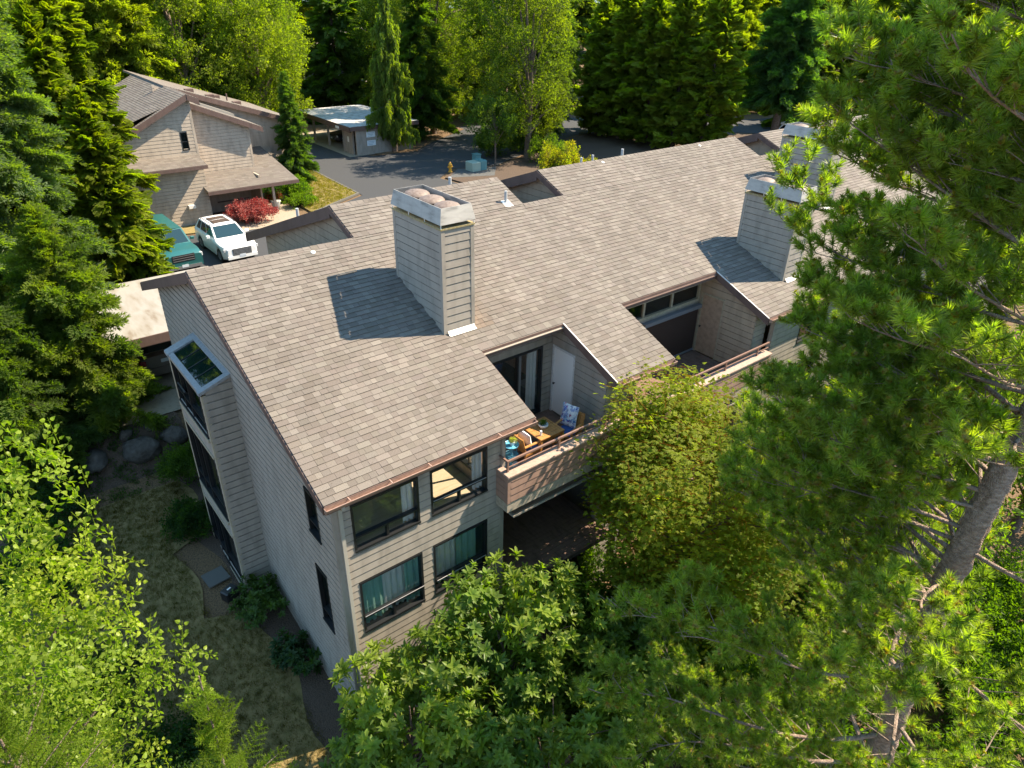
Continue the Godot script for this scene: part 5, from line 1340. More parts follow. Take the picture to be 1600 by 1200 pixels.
	for i in 10:
		var z := 0.03 + i * 0.036; var a := i * 2.4
		var st := Vector3(cos(a), 0.5 * sin(a) + 0.25, 0.5).normalized()
		var n := (Vector3.UP * 0.9 + rdir() * 0.75).normalized()
		var d := (st + Vector3(0, -0.35, 0)).normalized()
		var k := rd(0.78, 1.2); b.col = Color(k, k, k)
		heart(b, Vector3(0, 0, z) + st * 0.04, d, n, rd(0.05, 0.085))
		b.col = Color(1.5, 1.0, 0.5); needle(b, Vector3(0, 0, z), st, 0.04, 0.002)
	b.col = Color(1.6, 1.0, 0.7); b.tube([Vector3(0, 0, 0), Vector3(0, 0, 0.4)], [0.004, 0.002], 4)
	poplar_m = b.mesh()
	b = MB.new()                                        # young fir shoot along z with combed needles on side twigs
	var shoot := func(o: Vector3, d: Vector3, l: float):
		var n := int(l / 0.0048)
		for i in n:
			var a := i * 2.4
			var side := d.cross(Vector3.UP).normalized(); var up := side.cross(d)
			var q := (side * cos(a) + up * sin(a) * 0.55 + d * 0.55 + Vector3(0, 0.15, 0)).normalized()
			var k := rd(0.8, 1.25); b.col = Color(k, k, k * 0.9)
			needle(b, o + d * l * i / n, q, rd(0.02, 0.028), 0.003)
		b.col = Color(1.2, 0.9, 0.5); b.tube([o, o + d * l], [0.003, 0.0018], 3, false)
	shoot.call(Vector3.ZERO, Vector3(0, 0, 1), 0.34)
	for i in 6:
		for s in [-1.0, 1.0]: shoot.call(Vector3(0, 0, 0.03 + i * 0.045), Vector3(s * 0.8, 0.05, 0.6).normalized(), 0.13 - i * 0.012)
	fir_m = b.mesh()
	b = MB.new()
	for i in 9:
		var k := rd(0.7, 1.3); b.col = Color(k, k, k * 0.8)
		needle(b, Vector3(rng.randfn() * 0.03, 0, rng.randfn() * 0.03), (Vector3.UP + rdir() * 0.7).normalized(), rd(0.03, 0.07), 0.003)
	grass_m = b.mesh()
func big_leaf(b: MB, at: Vector3, dir: Vector3, l: float, w: float):
	var s := dir.cross(Vector3.UP).normalized(); var up := s.cross(dir).normalized()
	var c := [at, at + dir * l * 0.35, at + dir * l * 0.7 - up * l * 0.04, at + dir * l - up * l * 0.13]
	var ww := [w * 0.25, w, w * 0.85, 0.0]
	for i in 3:
		for q in [-1.0, 1.0]:
			var e0: Vector3 = c[i] + s * ww[i] * q + up * ww[i] * 0.3; var e1: Vector3 = c[i + 1] + s * ww[i + 1] * q + up * ww[i + 1] * 0.3
			if i < 2:
				if q > 0: b.quad(c[i], e0, e1, c[i + 1])
				else: b.quad(e0, c[i], c[i + 1], e1)
			elif q > 0: b.tri(c[i], e0, c[i + 1])
			else: b.tri(e0, c[i], c[i + 1])
func heart(b: MB, at: Vector3, dir: Vector3, n: Vector3, l: float):
	var s := dir.cross(n).normalized(); var up := s.cross(dir).normalized()
	var tip := at + dir * l - up * l * 0.2
	var mid := at + dir * l * 0.5
	for q in [-1.0, 1.0]:
		var a: Vector3 = at + s * l * 0.2 * q - dir * l * 0.06 + up * l * 0.06
		var c: Vector3 = at + s * l * 0.42 * q + dir * l * 0.2 + up * l * 0.1
		var e: Vector3 = at + s * l * 0.27 * q + dir * l * 0.62 + up * l * 0.02
		var f := [at, a, c, e, tip, mid]
		for k in range(0, 5):
			var i0: Vector3 = f[k]; var i1: Vector3 = f[k + 1]
			if k == 4: break
			if q > 0: b.tri(mid, i0, i1)
			else: b.tri(mid, i1, i0)
func aim(dir: Vector3, up := Vector3.UP) -> Basis:     # z along dir
	var z := dir.normalized(); var x := up.cross(z)
	if x.length() < 0.02: x = Vector3.RIGHT
	x = x.normalized()
	return Basis(x, z.cross(x), z)
func aim_y(dir: Vector3) -> Basis:                     # y along dir, turned at random
	var y := dir.normalized(); var x := y.cross(rdir()).normalized()
	return Basis(x, y, x.cross(y))
func tone(a: Color, b: Color, spread := 0.18) -> Color:
	var c := a.lerp(b, rng.randf()); var k := rd(1.0 - spread, 1.0 + spread)
	return Color(c.r * k, c.g * k, c.b * k)
# ---------------------------------------------------------------- trees
# o: h, base (bare trunk), r (crown radius), a and b (colours), size of sprays, n branches, droop, mesh, power
func conifer(called: String, label: String, at: Vector3, o: Dictionary, group := ""):
	var t := thing(called, label, "tree", at, 0.0, group)
	var h: float = o.h; var base: float = o.get("base", 1.0); var R: float = o.r; var size: float = o.get("size", 0.8)
	var tr := MB.new()
	var r0: float = o.get("trunk", h * 0.016)
	var lean := Vector3(rng.randfn() * 0.012, 0, rng.randfn() * 0.012) * h
	var spine := func(y: float) -> Vector3: return lean * pow(y / h, 1.5) + Vector3(0, y, 0)
	var pts := []; var rr := []
	for i in 9:
		pts.append(spine.call(h * i / 8.0)); rr.append(maxf(r0 * pow(1.0 - i / 8.0, 0.9), 0.005) * (1.35 if i == 0 else 1.0))
	pts[0] = pts[0] - Vector3(0, 0.4, 0)
	tr.tube(pts, rr, 8); part(t, "trunk", tr, M.bark)
	var nz := FastNoiseLite.new(); nz.seed = rng.randi() % 9999; nz.frequency = 0.9
	var limbs := MB.new(); var ts := []; var cs := []
	var n: int = o.get("n", int(h * 9)); var az := rng.randf() * TAU
	var pw: float = o.get("power", 0.8)
	for i in n:
		var f := (i + rng.randf()) / n
		var y := lerpf(base, h * 0.985, f)
		var len := R * pow(1.0 - f, pw) * rd(0.42, 1.28) + 0.12 * size
		if f < 0.12: len *= rd(0.6, 1.0)
		len *= 1.0 + 0.4 * nz.get_noise_2d(cos(az + 2.4) * 0.9 + y * 0.35, sin(az + 2.4) * 0.9)
		az += 2.4 + rng.randfn() * 0.2
		var el: float = lerpf(o.get("droop", -0.25), 0.9, pow(f, 2.2))
		var d := Vector3(cos(az) * cos(el), sin(el), sin(az) * cos(el))
		var p0: Vector3 = spine.call(y)
		var sag: float = o.get("sag", 0.1)
		var bp := func(s: float) -> Vector3: return p0 + d * len * s - Vector3(0, sag * len * s * s, 0)
		if len > 0.5: limbs.tube([p0, bp.call(0.5), bp.call(0.95)], [0.012 + len * 0.011, 0.006 + len * 0.005, 0.004], 3, false)
		var m := int(ceil(len / size * 1.75 * o.get("dens", 3.4))) + 1
		var c0 := tone(o.a, o.b, 0.12)
		for k in m:
			var s := 1.0 - pow(rng.randf(), 1.25) * 0.78
			if k == 0: s = 0.9
			var side := 1.0 if k % 2 else -1.0
			var out := d.rotated(Vector3.UP, side * rd(0.0, 0.95) * (1.0 if k else 0.0))
			out.y += rd(-0.65, 0.5); out = out.normalized()
			var p: Vector3 = bp.call(s) - out * size * 0.25
			var sc := size * rd(0.75, 1.45) * (0.55 + 0.45 * minf(1.0, len))
			var k2 := rd(0.82, 1.2)
			if o.get("weep", false): ts.append(Transform3D(Basis.from_euler(Vector3(rng.randfn() * 0.15, rng.randf() * TAU, rng.randfn() * 0.15)).scaled(Vector3(sc, sc * 1.3, sc)), p + out * size * 0.3))
			else: ts.append(Transform3D((aim(out) * Basis(Vector3.BACK, rng.randfn() * 0.65)).scaled_local(Vector3(sc, sc, sc)), p))
			cs.append(Color(c0.r * k2, c0.g * k2, c0.b * k2))
	part(t, "limbs", limbs, M.bark)
	copies(t, "crown", o.get("mesh", spray_m), M.fol, ts, cs)
	return t
# o: h, lobes, r, a, b, size, n, mesh
func broadleaf(called: String, label: String, at: Vector3, o: Dictionary, group := "", category := "tree"):
	var t := thing(called, label, category, at, 0.0, group)
	var h: float = o.h; var R: float = o.r; var base: float = o.get("base", h * 0.25)
	var tr := MB.new(); var limbs := MB.new()
	var r0: float = o.get("trunk", h * 0.018)
	var top := Vector3(rng.randfn() * 0.2, h * 0.75, rng.randfn() * 0.2)
	tr.tube([Vector3(0, -0.3, 0), Vector3(0, base * 0.6, 0), top * 0.6, top], [r0 * 1.3, r0, r0 * 0.7, r0 * 0.2], 8); part(t, "trunk", tr, M.bark)
	var ts := []; var cs := []
	var lobes: int = o.get("lobes", 14)
	var per := int(o.n / lobes)
	for i in lobes:
		var f := (i + 0.5) / lobes
		var a := i * 2.4 + rng.randfn() * 0.3
		var y := lerpf(base, h * 0.93, f)
		var prof := sqrt(maxf(0.05, 1.0 - pow(absf((y - base) / (h - base) - 0.42) / 0.62, 2.0)))
		var c := Vector3(cos(a), 0, sin(a)) * R * prof * rd(0.45, 0.78) + Vector3(0, y, 0)
		var lr := R * rd(0.34, 0.52) * (0.6 + 0.4 * prof)
		limbs.tube([Vector3(0, maxf(base * 0.7, y * 0.55), 0), c * 0.6 + Vector3(0, y * 0.34, 0), c], [r0 * 0.5, r0 * 0.3, r0 * 0.1], 4, false)
		var c0 := tone(o.a, o.b, 0.1)
		for k in per:
			var d := rdir(); d.y = d.y * 0.8 + 0.15
			var p := c + d * lr * pow(rng.randf(), 0.35)
			var sc: float = o.size * rd(0.7, 1.25)
			var k2 := rd(0.8, 1.22)
			if o.get("flat", false): ts.append(Transform3D(Basis.from_euler(Vector3(rng.randfn() * 0.3, rng.randf() * TAU, rng.randfn() * 0.3)).scaled(Vector3.ONE * sc), p))
			elif o.get("whorl", false): ts.append(Transform3D(aim_y(d + Vector3(0, 0.9, 0) + rdir() * 0.35).scaled(Vector3.ONE * sc), p))
			else: ts.append(Transform3D(Basis.from_euler(Vector3(rng.randf() * TAU, rng.randf() * TAU, rng.randf() * TAU)).scaled(Vector3.ONE * sc), p))
			var tip: Color = o.get("tip", c0)
			var cc := c0.lerp(tip, rng.randf() * o.get("tips", 0.0))
			cs.append(Color(cc.r * k2, cc.g * k2, cc.b * k2))
	part(t, "limbs", limbs, M.bark)
	copies(t, "crown", o.get("mesh", leaf_ball), o.get("mat", M.fol), ts, cs)
	return t
func shrub(called: String, label: String, at: Vector3, r: Vector3, n: int, size: float, a: Color, b: Color, me: ArrayMesh, m: Material, group := ""):
	var t := thing(called, label, "shrub", at, 0.0, group)
	var st := MB.new(); var ts := []; var cs := []
	for i in 7:
		var q := i * 0.9
		st.tube([Vector3(0, -0.1, 0), Vector3(cos(q) * r.x * 0.3, r.y * 0.5, sin(q) * r.z * 0.3), Vector3(cos(q) * r.x * 0.6, r.y * 1.2, sin(q) * r.z * 0.6)], [0.03, 0.018, 0.006], 4, false)
	part(t, "stems", st, M.bark)
	for i in n:
		var d := rdir(); d.y = absf(d.y) if rng.randf() < 0.8 else d.y
		var k := pow(rng.randf(), 0.3) * (0.85 + 0.25 * sin(d.x * 5.0 + d.z * 7.0))
		var p := Vector3(d.x * r.x * k, r.y * 0.75 + d.y * r.y * k, d.z * r.z * k)
		var bs := aim_y(d + Vector3(0, 0.7, 0) + rdir() * 0.4) if me == rosette_m else Basis.from_euler(Vector3(rng.randf() * 6.28, rng.randf() * 6.28, rng.randf() * 6.28))
		ts.append(Transform3D(bs.scaled(Vector3.ONE * size * rd(0.7, 1.2)), p)); cs.append(tone(a, b))
	copies(t, "foliage", me, m, ts, cs)
	return t
func build_plants():
	near_trees()
	left_trees()
	forest()
func pine_env(y: float) -> float:
	var t := [[1.0, 3.6], [3.0, 4.7], [5.0, 4.7], [6.0, 4.2], [7.0, 3.5], [8.0, 3.0], [9.0, 2.8], [11.0, 3.0], [13.0, 3.45], [14.0, 3.4], [16.0, 2.0], [18.5, 0.2]]
	for i in t.size() - 1:
		if y <= t[i + 1][0]: return lerpf(t[i][1], t[i + 1][1], clampf((y - t[i][0]) / (t[i + 1][0] - t[i][0]), 0.0, 1.0))
	return 0.2
func pine_side(a: float) -> float: return 1.0 + 0.42 * smoothstep(4.5, 5.1, a)
func pine():
	rng.seed = 4242
	var at := Vector3(5.8, -1.6, 8.3)
	var t := thing("pine_tree", "large pine with orange buds filling the right side of the view", "tree", at)
	var tr := MB.new(); var limbs := MB.new()
	var spine := func(y: float) -> Vector3: return Vector3(-0.15 + 0.02 * y + 0.12 * sin(y * 0.55), y, 0.1 * sin(y * 0.4 + 1.0) + 0.1)
	var pts := []; var rr := []
	for i in 14:
		var y := 20.0 * i / 13.0
		pts.append(spine.call(y)); rr.append(0.24 * pow(1.0 - i / 13.5, 0.7) + 0.01)
	var bn := FastNoiseLite.new(); bn.frequency = 2.2; bn.fractal_octaves = 3
	var bg := []
	for i in 261:
		var y := 20.0 * i / 260.0; var row := []
		var c: Vector3 = spine.call(y); var r := 0.24 * pow(1.0 - y / 20.8, 0.7) + 0.01
		for j in 25:
			var q := -TAU * (j % 24) / 24.0
			var dd := Vector3(cos(q), 0, sin(q))
			row.append(c + dd * r * (1.0 + 0.22 * bn.get_noise_3d(dd.x * 1.6, y * 1.1, dd.z * 1.6) + 0.06 * signf(bn.get_noise_3d(dd.x * 5.0, y * 2.4, dd.z * 5.0))))
		bg.append(row)
	tr.grid(bg); part(t, "trunk", tr, M.pine_bark)
	var ts := []; var cs := []; var tb := []; var cb := []
	var ga := Color(0.12, 0.17, 0.036); var gb := Color(0.21, 0.235, 0.05)
	var az := 0.0
	for i in 118:
		var y0 := 2.6 + 16.6 * i / 74.0
		az += 2.4 + rng.randfn() * 0.25
		var a := fposmod(az, TAU)
		var extra := i >= 74                     # the fuller side that leans towards the far roofs
		if extra:
			y0 = 8.6 + 9.2 * (i - 74) / 44.0; a = lerpf(4.0, 6.1, rng.randf())
		var rise := lerpf(0.05, 0.75, pow(y0 / 19.0, 2.0)) + rng.randfn() * 0.08
		var env := pine_env(y0 + at.y + 0.6) * pine_side(a)
		if extra: rise = rd(-0.05, 0.3)
		var len := env * rd(0.72, 1.04)
		var hid := cos(a - 1.4) > 0.45 and not extra          # the side away from the house was pruned back
		if hid and i % 4 != 0: continue
		var d := Vector3(cos(a), rise, sin(a)).normalized()
		var p0: Vector3 = spine.call(y0)
		var wig := rng.randf() * TAU
		var side := d.cross(Vector3.UP).normalized()
		var bp := func(s: float) -> Vector3: return p0 + d * len * s + side * sin(s * 4.0 + wig) * 0.14 * len * s + Vector3(0, 0.16 * len * s * s - 0.1 * len * s, 0)
		var lp := []; var lr := []
		for k in 9: lp.append(bp.call(k / 8.0)); lr.append(lerpf(0.016 + len * 0.007, 0.006, pow(k / 8.0, 0.8)))
		limbs.tube(lp, lr, 6, false)
		var nb := int(len * 6.0)
		for k in nb + 1:
			var s := 0.14 + 0.86 * (k + rng.randf() * 0.8) / (nb + 1)
			if k == nb: s = 1.0
			var o: Vector3 = bp.call(s)
			var bl := rd(0.35, 1.05) * (1.15 - 0.5 * s)
			var q := (1.0 if k % 2 else -1.0) * rd(0.4, 1.15)
			if k == nb: q = 0.0; bl = 0.4
			var bd := (d.rotated(Vector3.UP, q) + Vector3(0, rd(-0.1, 0.5), 0)).normalized()
			var e := o + bd * bl + Vector3(0, 0.12 * bl, 0)
			limbs.tube([o, o.lerp(e, 0.5) + rdir() * 0.04, e], [0.009, 0.007, 0.004], 4, false)
			var m := 5 + int(bl * 5.0)
			for j in m:
				var u := 1.0 - pow(rng.randf(), 1.2) * 0.75
				var dir := (bd * 0.7 + Vector3(0, 0.65, 0) + rdir() * 0.6).normalized()
				var p := o.lerp(e, u) + rdir() * 0.05
				if j == 0: p = e; dir = (bd + Vector3(0, 0.35, 0)).normalized()
				else:
					var tw := p + dir * rd(0.06, 0.2)
					limbs.tube([p, tw], [0.0045, 0.0035], 3, false); p = tw
				var w := p + at
				var wa := fposmod(atan2(w.z - 8.3, w.x - 5.8), TAU)
				if Vector2(w.x - 5.8, w.z - 8.3).length() > pine_env(w.y) * pine_side(wa) + 0.45: continue
				var sc := rd(1.0, 1.55)
				var tf := Transform3D(aim_y(dir).scaled(Vector3.ONE * sc), p + dir * 0.03)
				if rng.randf() < 0.42: tb.append(tf); cb.append(tone(ga, gb, 0.25))
				else: ts.append(tf); cs.append(tone(ga, gb, 0.25))
	part(t, "limbs", limbs, M.pine_bark)
	copies(t, "crown", tuft_m, M.needle, ts, cs)
	copies(t, "budding_crown", tuft_b, M.needle, tb, cb)
	print("pine tufts ", ts.size() + tb.size())
	for k in [[-1.2, 10.6, -2.6], [1.0, 14.0, -2.2]]:
		var c := thing("pine_cone", ["brown pine cone on a branch left of the pine trunk", "dark open pine cone high in the pine"][0 if k[1] < 12 else 1], "pine cone", at + Vector3(k[0], k[1], k[2]))
		var b := MB.new()
		for i in 60:
			var f := i / 60.0; var a := i * 2.4
			leaf(b, Vector3(0, f * 0.1, 0), Vector3(cos(a), 0.25 - f, sin(a)).normalized(), Vector3.UP, 0.034 * sin(PI * (0.15 + f * 0.8)) + 0.006, 0.011)
		part(c, "scales", b, M.bark)
func near_trees():
	pine()
	rng.seed = 99
	var ly := Color(0.125, 0.165, 0.022); var ld := Color(0.065, 0.115, 0.022)
	for k in [[0.45, 2.0, 4.95, 1.9, "glossy laurel with sunlit leaves at the near corner of the house"], [3.1, 1.9, 5.6, 1.95, "glossy laurel in front of the curtained lower windows"], [2.4, 4.1, 4.3, 2.0, "shaded laurel at the bottom edge below the windows"], [5.2, 3.6, 4.2, 1.7, "shaded laurel between the windows and the pine"]]:
		broadleaf("laurel_shrub", k[4], Vector3(k[0], -1.5, k[1]), {"h": k[2], "r": k[3], "base": 0.9, "trunk": 0.07, "lobes": 22, "n": 950, "size": 1.15, "a": ld, "b": ly, "mesh": rosette_m, "mat": M.gloss_leaf, "whorl": true}, "laurels under the front windows", "shrub")
	broadleaf("japanese_maple", "light green maple with reddish tips in front of the balconies", Vector3(8.35, -1.5, 2.6), {"h": 8.2, "r": 3.0, "base": 3.4, "trunk": 0.1, "lobes": 34, "n": 3100, "size": 1.75, "a": Color(0.19, 0.22, 0.02), "b": Color(0.12, 0.175, 0.02), "tip": Color(0.27, 0.2, 0.05), "tips": 0.22, "mesh": maple_m, "flat": true})
	broadleaf("poplar_tree", "poplar with large bright heart-shaped leaves at the left edge", Vector3(-5.6, -1.2, 2.6), {"h": 13.1, "r": 2.25, "base": 6.2, "trunk": 0.13, "lobes": 26, "n": 3600, "size": 0.88, "a": Color(0.165, 0.205, 0.02), "b": Color(0.105, 0.16, 0.02), "mesh": poplar_m, "mat": M.gloss_leaf})
	conifer("young_fir", "young fir tip nearest the lawn at the lower left", Vector3(-3.42, -1.35, 5.75), {"h": 11.5, "base": 6.5, "r": 1.0, "size": 1.15, "n": 90, "dens": 0.95, "droop": 0.1, "sag": 0.05, "a": Color(0.1, 0.15, 0.022), "b": Color(0.13, 0.18, 0.025), "mesh": fir_m, "power": 0.75, "trunk": 0.09})
	conifer("young_fir", "young yellow-green fir under the poplar in the lower left corner", Vector3(-4.75, -1.3, 5.0), {"h": 11.9, "base": 6.0, "r": 1.5, "size": 1.2, "n": 130, "dens": 1.0, "droop": 0.1, "sag": 0.05, "a": Color(0.1, 0.15, 0.022), "b": Color(0.13, 0.18, 0.025), "mesh": fir_m, "power": 0.75, "trunk": 0.1})
	# shrubs along the gable wall and the lawn
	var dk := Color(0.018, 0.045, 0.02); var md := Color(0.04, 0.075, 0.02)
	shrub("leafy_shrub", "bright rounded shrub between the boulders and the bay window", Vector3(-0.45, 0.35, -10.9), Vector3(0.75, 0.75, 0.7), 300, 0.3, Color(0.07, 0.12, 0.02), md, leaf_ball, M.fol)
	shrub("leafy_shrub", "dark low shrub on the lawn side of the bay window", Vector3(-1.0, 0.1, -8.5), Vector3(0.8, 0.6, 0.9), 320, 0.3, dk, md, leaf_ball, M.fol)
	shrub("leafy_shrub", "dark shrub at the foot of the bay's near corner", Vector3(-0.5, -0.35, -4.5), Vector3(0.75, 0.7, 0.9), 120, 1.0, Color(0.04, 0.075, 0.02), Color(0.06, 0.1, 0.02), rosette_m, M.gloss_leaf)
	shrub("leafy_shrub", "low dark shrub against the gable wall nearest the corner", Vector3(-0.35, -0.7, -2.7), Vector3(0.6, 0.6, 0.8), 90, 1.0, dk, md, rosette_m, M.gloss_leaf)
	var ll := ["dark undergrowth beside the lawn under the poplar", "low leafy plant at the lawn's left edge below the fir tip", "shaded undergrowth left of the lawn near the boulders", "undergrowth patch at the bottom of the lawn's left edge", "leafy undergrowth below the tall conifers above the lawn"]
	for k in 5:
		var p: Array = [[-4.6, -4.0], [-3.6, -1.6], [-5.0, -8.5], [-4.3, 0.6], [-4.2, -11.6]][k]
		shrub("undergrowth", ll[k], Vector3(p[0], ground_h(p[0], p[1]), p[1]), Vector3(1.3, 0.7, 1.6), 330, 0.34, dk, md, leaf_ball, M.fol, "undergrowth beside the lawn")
	var fc := ["dense undergrowth at the lower right corner behind the pine trunk", "undergrowth right of the pine trunk at the right edge", "undergrowth between the shaded laurels and the pine", "undergrowth in front of the lower balcony recess"]
	for k in 4:
		var p: Array = [[13.0, 9.2], [16.0, 8.0], [7.2, 4.4], [7.6, 1.4]][k]
		shrub("undergrowth", fc[k], Vector3(p[0], ground_h(p[0], p[1]), p[1]), Vector3(2.8, 1.3, 2.2), 800, 0.45, Color(0.075, 0.125, 0.02), Color(0.045, 0.085, 0.02), leaf_ball, M.fol, "undergrowth under the pine")
	var uc := ["sunlit undergrowth under the pine near the trunk", "leafy undergrowth below the pine at the right edge", "undergrowth between the pine and the balconies", "undergrowth right of the pine trunk towards the lower corner"]
	for k in 4:
		var p: Array = [[8.0, 5.6], [11.5, 6.0], [10.5, 2.6], [8.6, 9.6]][k]
		shrub("undergrowth", uc[k], Vector3(p[0], ground_h(p[0], p[1]), p[1]), Vector3(2.6, 1.4, 2.2), 900, 0.42, Color(0.07, 0.12, 0.02), md, leaf_ball, M.fol, "undergrowth under the pine")
	for k in 3:
		var p: Array = [[15.5, 4.5], [19.0, 3.2], [22.0, 6.5]][k]
		broadleaf("garden_tree", ["leafy tree behind the pine nearest the far balcony", "leafy tree behind the pine along the far front wall", "leafy tree behind the pine at the right edge"][k], Vector3(p[0], -1.6, p[1]), {"h": 8.5, "r": 2.8, "base": 1.5, "lobes": 16, "n": 900, "size": 0.55, "a": Color(0.06, 0.11, 0.02), "b": Color(0.09, 0.14, 0.02)}, "leafy trees behind the pine")
	# lawn blades and ground cover on the slope
	var ts := []; var cs := []
	for i in 19000:
		var z := rd(-11.2, 6.0); var x := rd(-5.0 - maxf(0.0, z + 3.0) * 0.2, -0.6)
		if z < -5.0 and z > -8.2 and x > -1.6: continue
		ts.append(Transform3D(Basis(Vector3.UP, rng.randf() * TAU).scaled(Vector3.ONE * rd(0.8, 1.7)), Vector3(x, ground_h(x, z) + 0.012, z)))
		var n := 0.5 + 0.5 * sin(x * 1.7 + sin(z * 1.1) * 2.0)
		cs.append(tone(Color(0.07, 0.06, 0.018), Color(0.1, 0.075, 0.03), 0.25).lerp(Color(0.05, 0.055, 0.015), n * 0.5))
	var gr := copies(self, "lawn_grass", grass_m, M.fol, ts, cs)
	gr.set_meta("label", "thin olive lawn grass in the shade beside the gable wall"); gr.set_meta("category", "grass")
	ts = []; cs = []
	for i in 420:
		var x := rd(-6.0, 0.1); var z := rd(-13.4, -11.2)
		ts.append(Transform3D(Basis.from_euler(Vector3(rng.randf() * 6, rng.randf() * 6, 0)).scaled(Vector3.ONE * rd(0.12, 0.3)), Vector3(x, ground_h(x, z) + 0.08, z))); cs.append(tone(Color(0.03, 0.07, 0.02), Color(0.06, 0.1, 0.025)))
	gr = copies(self, "ground_cover", leaf_ball, M.fol, ts, cs)
	gr.set_meta("kind", "stuff")
	gr.set_meta("label", "patchy ground cover plants on the bark slope around the boulders"); gr.set_meta("category", "plants")
func verge_grass():
	var ts := []; var cs := []
	var pl := PackedVector2Array([Vector2(14.4, -33.2), Vector2(19.0, -35.8), Vector2(19.4, -45.8), Vector2(17.2, -46.5), Vector2(16.2, -41.0), Vector2(14.5, -37.2)])
	for i in 9000:
		var q := Vector2(rd(14.4, 21.0), rd(-46.5, -33.2))
		if not Geometry2D.is_point_in_polygon(q, pl): continue
		ts.append(Transform3D(Basis(Vector3.UP, rng.randf() * TAU).scaled(Vector3.ONE * rd(1.4, 2.6)), Vector3(q.x, COURT + 0.1, q.y))); cs.append(tone(Color(0.16, 0.12, 0.04), Color(0.1, 0.1, 0.03), 0.3))
	var o := copies(self, "verge_grass", grass_m, M.fol, ts, cs)
	o.set_meta("label", "dry yellow grass on the verge beside the road"); o.set_meta("category", "grass")
func left_trees():
	verge_grass()
	rng.seed = 31
	var blue := Color(0.115, 0.155, 0.085); var blue2 := Color(0.08, 0.12, 0.05); var yel := Color(0.16, 0.18, 0.016); var yel2 := Color(0.1, 0.14, 0.018)
	conifer("spruce_tree", "tall blue-green spruce at the upper left edge beside the carport", Vector3(-1.9, 1.3, -21.2), {"h": 17.0, "r": 2.6, "base": 1.0, "size": 0.62, "n": 330, "a": blue, "b": blue2, "droop": -0.2, "dens": 4.4})
	conifer("spruce_tree", "dark spruce cut by the left edge beyond the lawn", Vector3(-4.6, 1.2, -18.6), {"h": 17.0, "r": 3.0, "base": 1.0, "size": 0.65, "n": 300, "a": blue, "b": blue2, "droop": -0.2, "dens": 4.2})
	conifer("cedar_tree", "bright yellow-green cedar overlapping the teal SUV", Vector3(1.3, 1.5, -22.8), {"h": 9.6, "r": 1.9, "base": 0.6, "size": 0.62, "n": 250, "a": yel, "b": yel2, "mesh": cedar_m, "droop": -0.1, "dens": 4.6})
	conifer("cedar_tree", "yellow-green cedar between the blue spruce and the neighbour house", Vector3(0.6, 1.5, -25.2), {"h": 12.5, "r": 2.5, "base": 0.8, "size": 0.66, "n": 290, "a": yel, "b": yel2, "mesh": cedar_m, "droop": -0.1, "dens": 4.4})
	conifer("fir_tree", "dark bushy fir left of the pale carport roof", Vector3(-1.95, 1.2, -14.8), {"h": 7.6, "r": 2.1, "base": 0.3, "size": 0.5, "n": 230, "a": Color(0.07, 0.11, 0.028), "b": Color(0.12, 0.15, 0.028), "droop": -0.15, "dens": 4.6})
	conifer("fir_tree", "lower fir beside the boulders at the left", Vector3(-4.3, 0.9, -13.6), {"h": 7.0, "r": 2.1, "base": 0.3, "size": 0.5, "n": 210, "a": Color(0.05, 0.085, 0.025), "b": Color(0.075, 0.11, 0.025), "droop": -0.15, "dens": 4.4})
	conifer("cedar_tree", "yellowish cedar behind the blue spruce at the top left", Vector3(2.6, 1.6, -34.0), {"h": 15.0, "r": 2.8, "base": 1.0, "size": 0.75, "n": 260, "a": yel, "b": yel2, "mesh": cedar_m, "droop": -0.1, "dens": 3.8})
	conifer("cedar_tree", "pale cedar in the top left corner", Vector3(-2.5, 1.6, -33.0), {"h": 17.0, "r": 3.0, "base": 1.0, "size": 0.8, "n": 260, "a": yel, "b": yel2, "mesh": cedar_m, "droop": -0.1, "dens": 3.6})
	conifer("spruce_tree", "slender spruce at the corner of the neighbour house by the road", Vector3(16.0, 1.55, -38.9), {"h": 7.9, "r": 1.35, "base": 0.9, "size": 0.42, "n": 190, "a": Color(0.055, 0.1, 0.04), "b": Color(0.08, 0.125, 0.04), "droop": -0.15, "dens": 4.6, "trunk": 0.13})
	# shrubs by the neighbour's door
	shrub("red_maple_shrub", "low red laceleaf maple in front of the neighbour's entry", Vector3(10.6, 1.5, -33.7), Vector3(1.55, 0.75, 1.3), 700, 0.34, Color(0.15, 0.045, 0.042), Color(0.2, 0.075, 0.06), leaf_ball, M.red_leaf)
	shrub("round_shrub", "round bright green shrub at the foot of the slender spruce", Vector3(15.0, 1.5, -36.9), Vector3(1.0, 0.9, 1.0), 420, 0.34, Color(0.1, 0.16, 0.02), Color(0.06, 0.11, 0.02), leaf_ball, M.fol)
	shrub("dark_shrub", "dark clipped shrub left of the round bright one", Vector3(13.7, 1.5, -37.6), Vector3(0.9, 0.75, 1.2), 420, 0.3, Color(0.02, 0.05, 0.02), Color(0.04, 0.08, 0.02), leaf_ball, M.fol)
	shrub("low_shrub", "low spreading shrub between the entry path and the verge", Vector3(14.5, 1.5, -35.2), Vector3(1.2, 0.5, 0.9), 380, 0.3, Color(0.07, 0.12, 0.02), Color(0.1, 0.15, 0.02), leaf_ball, M.fol)
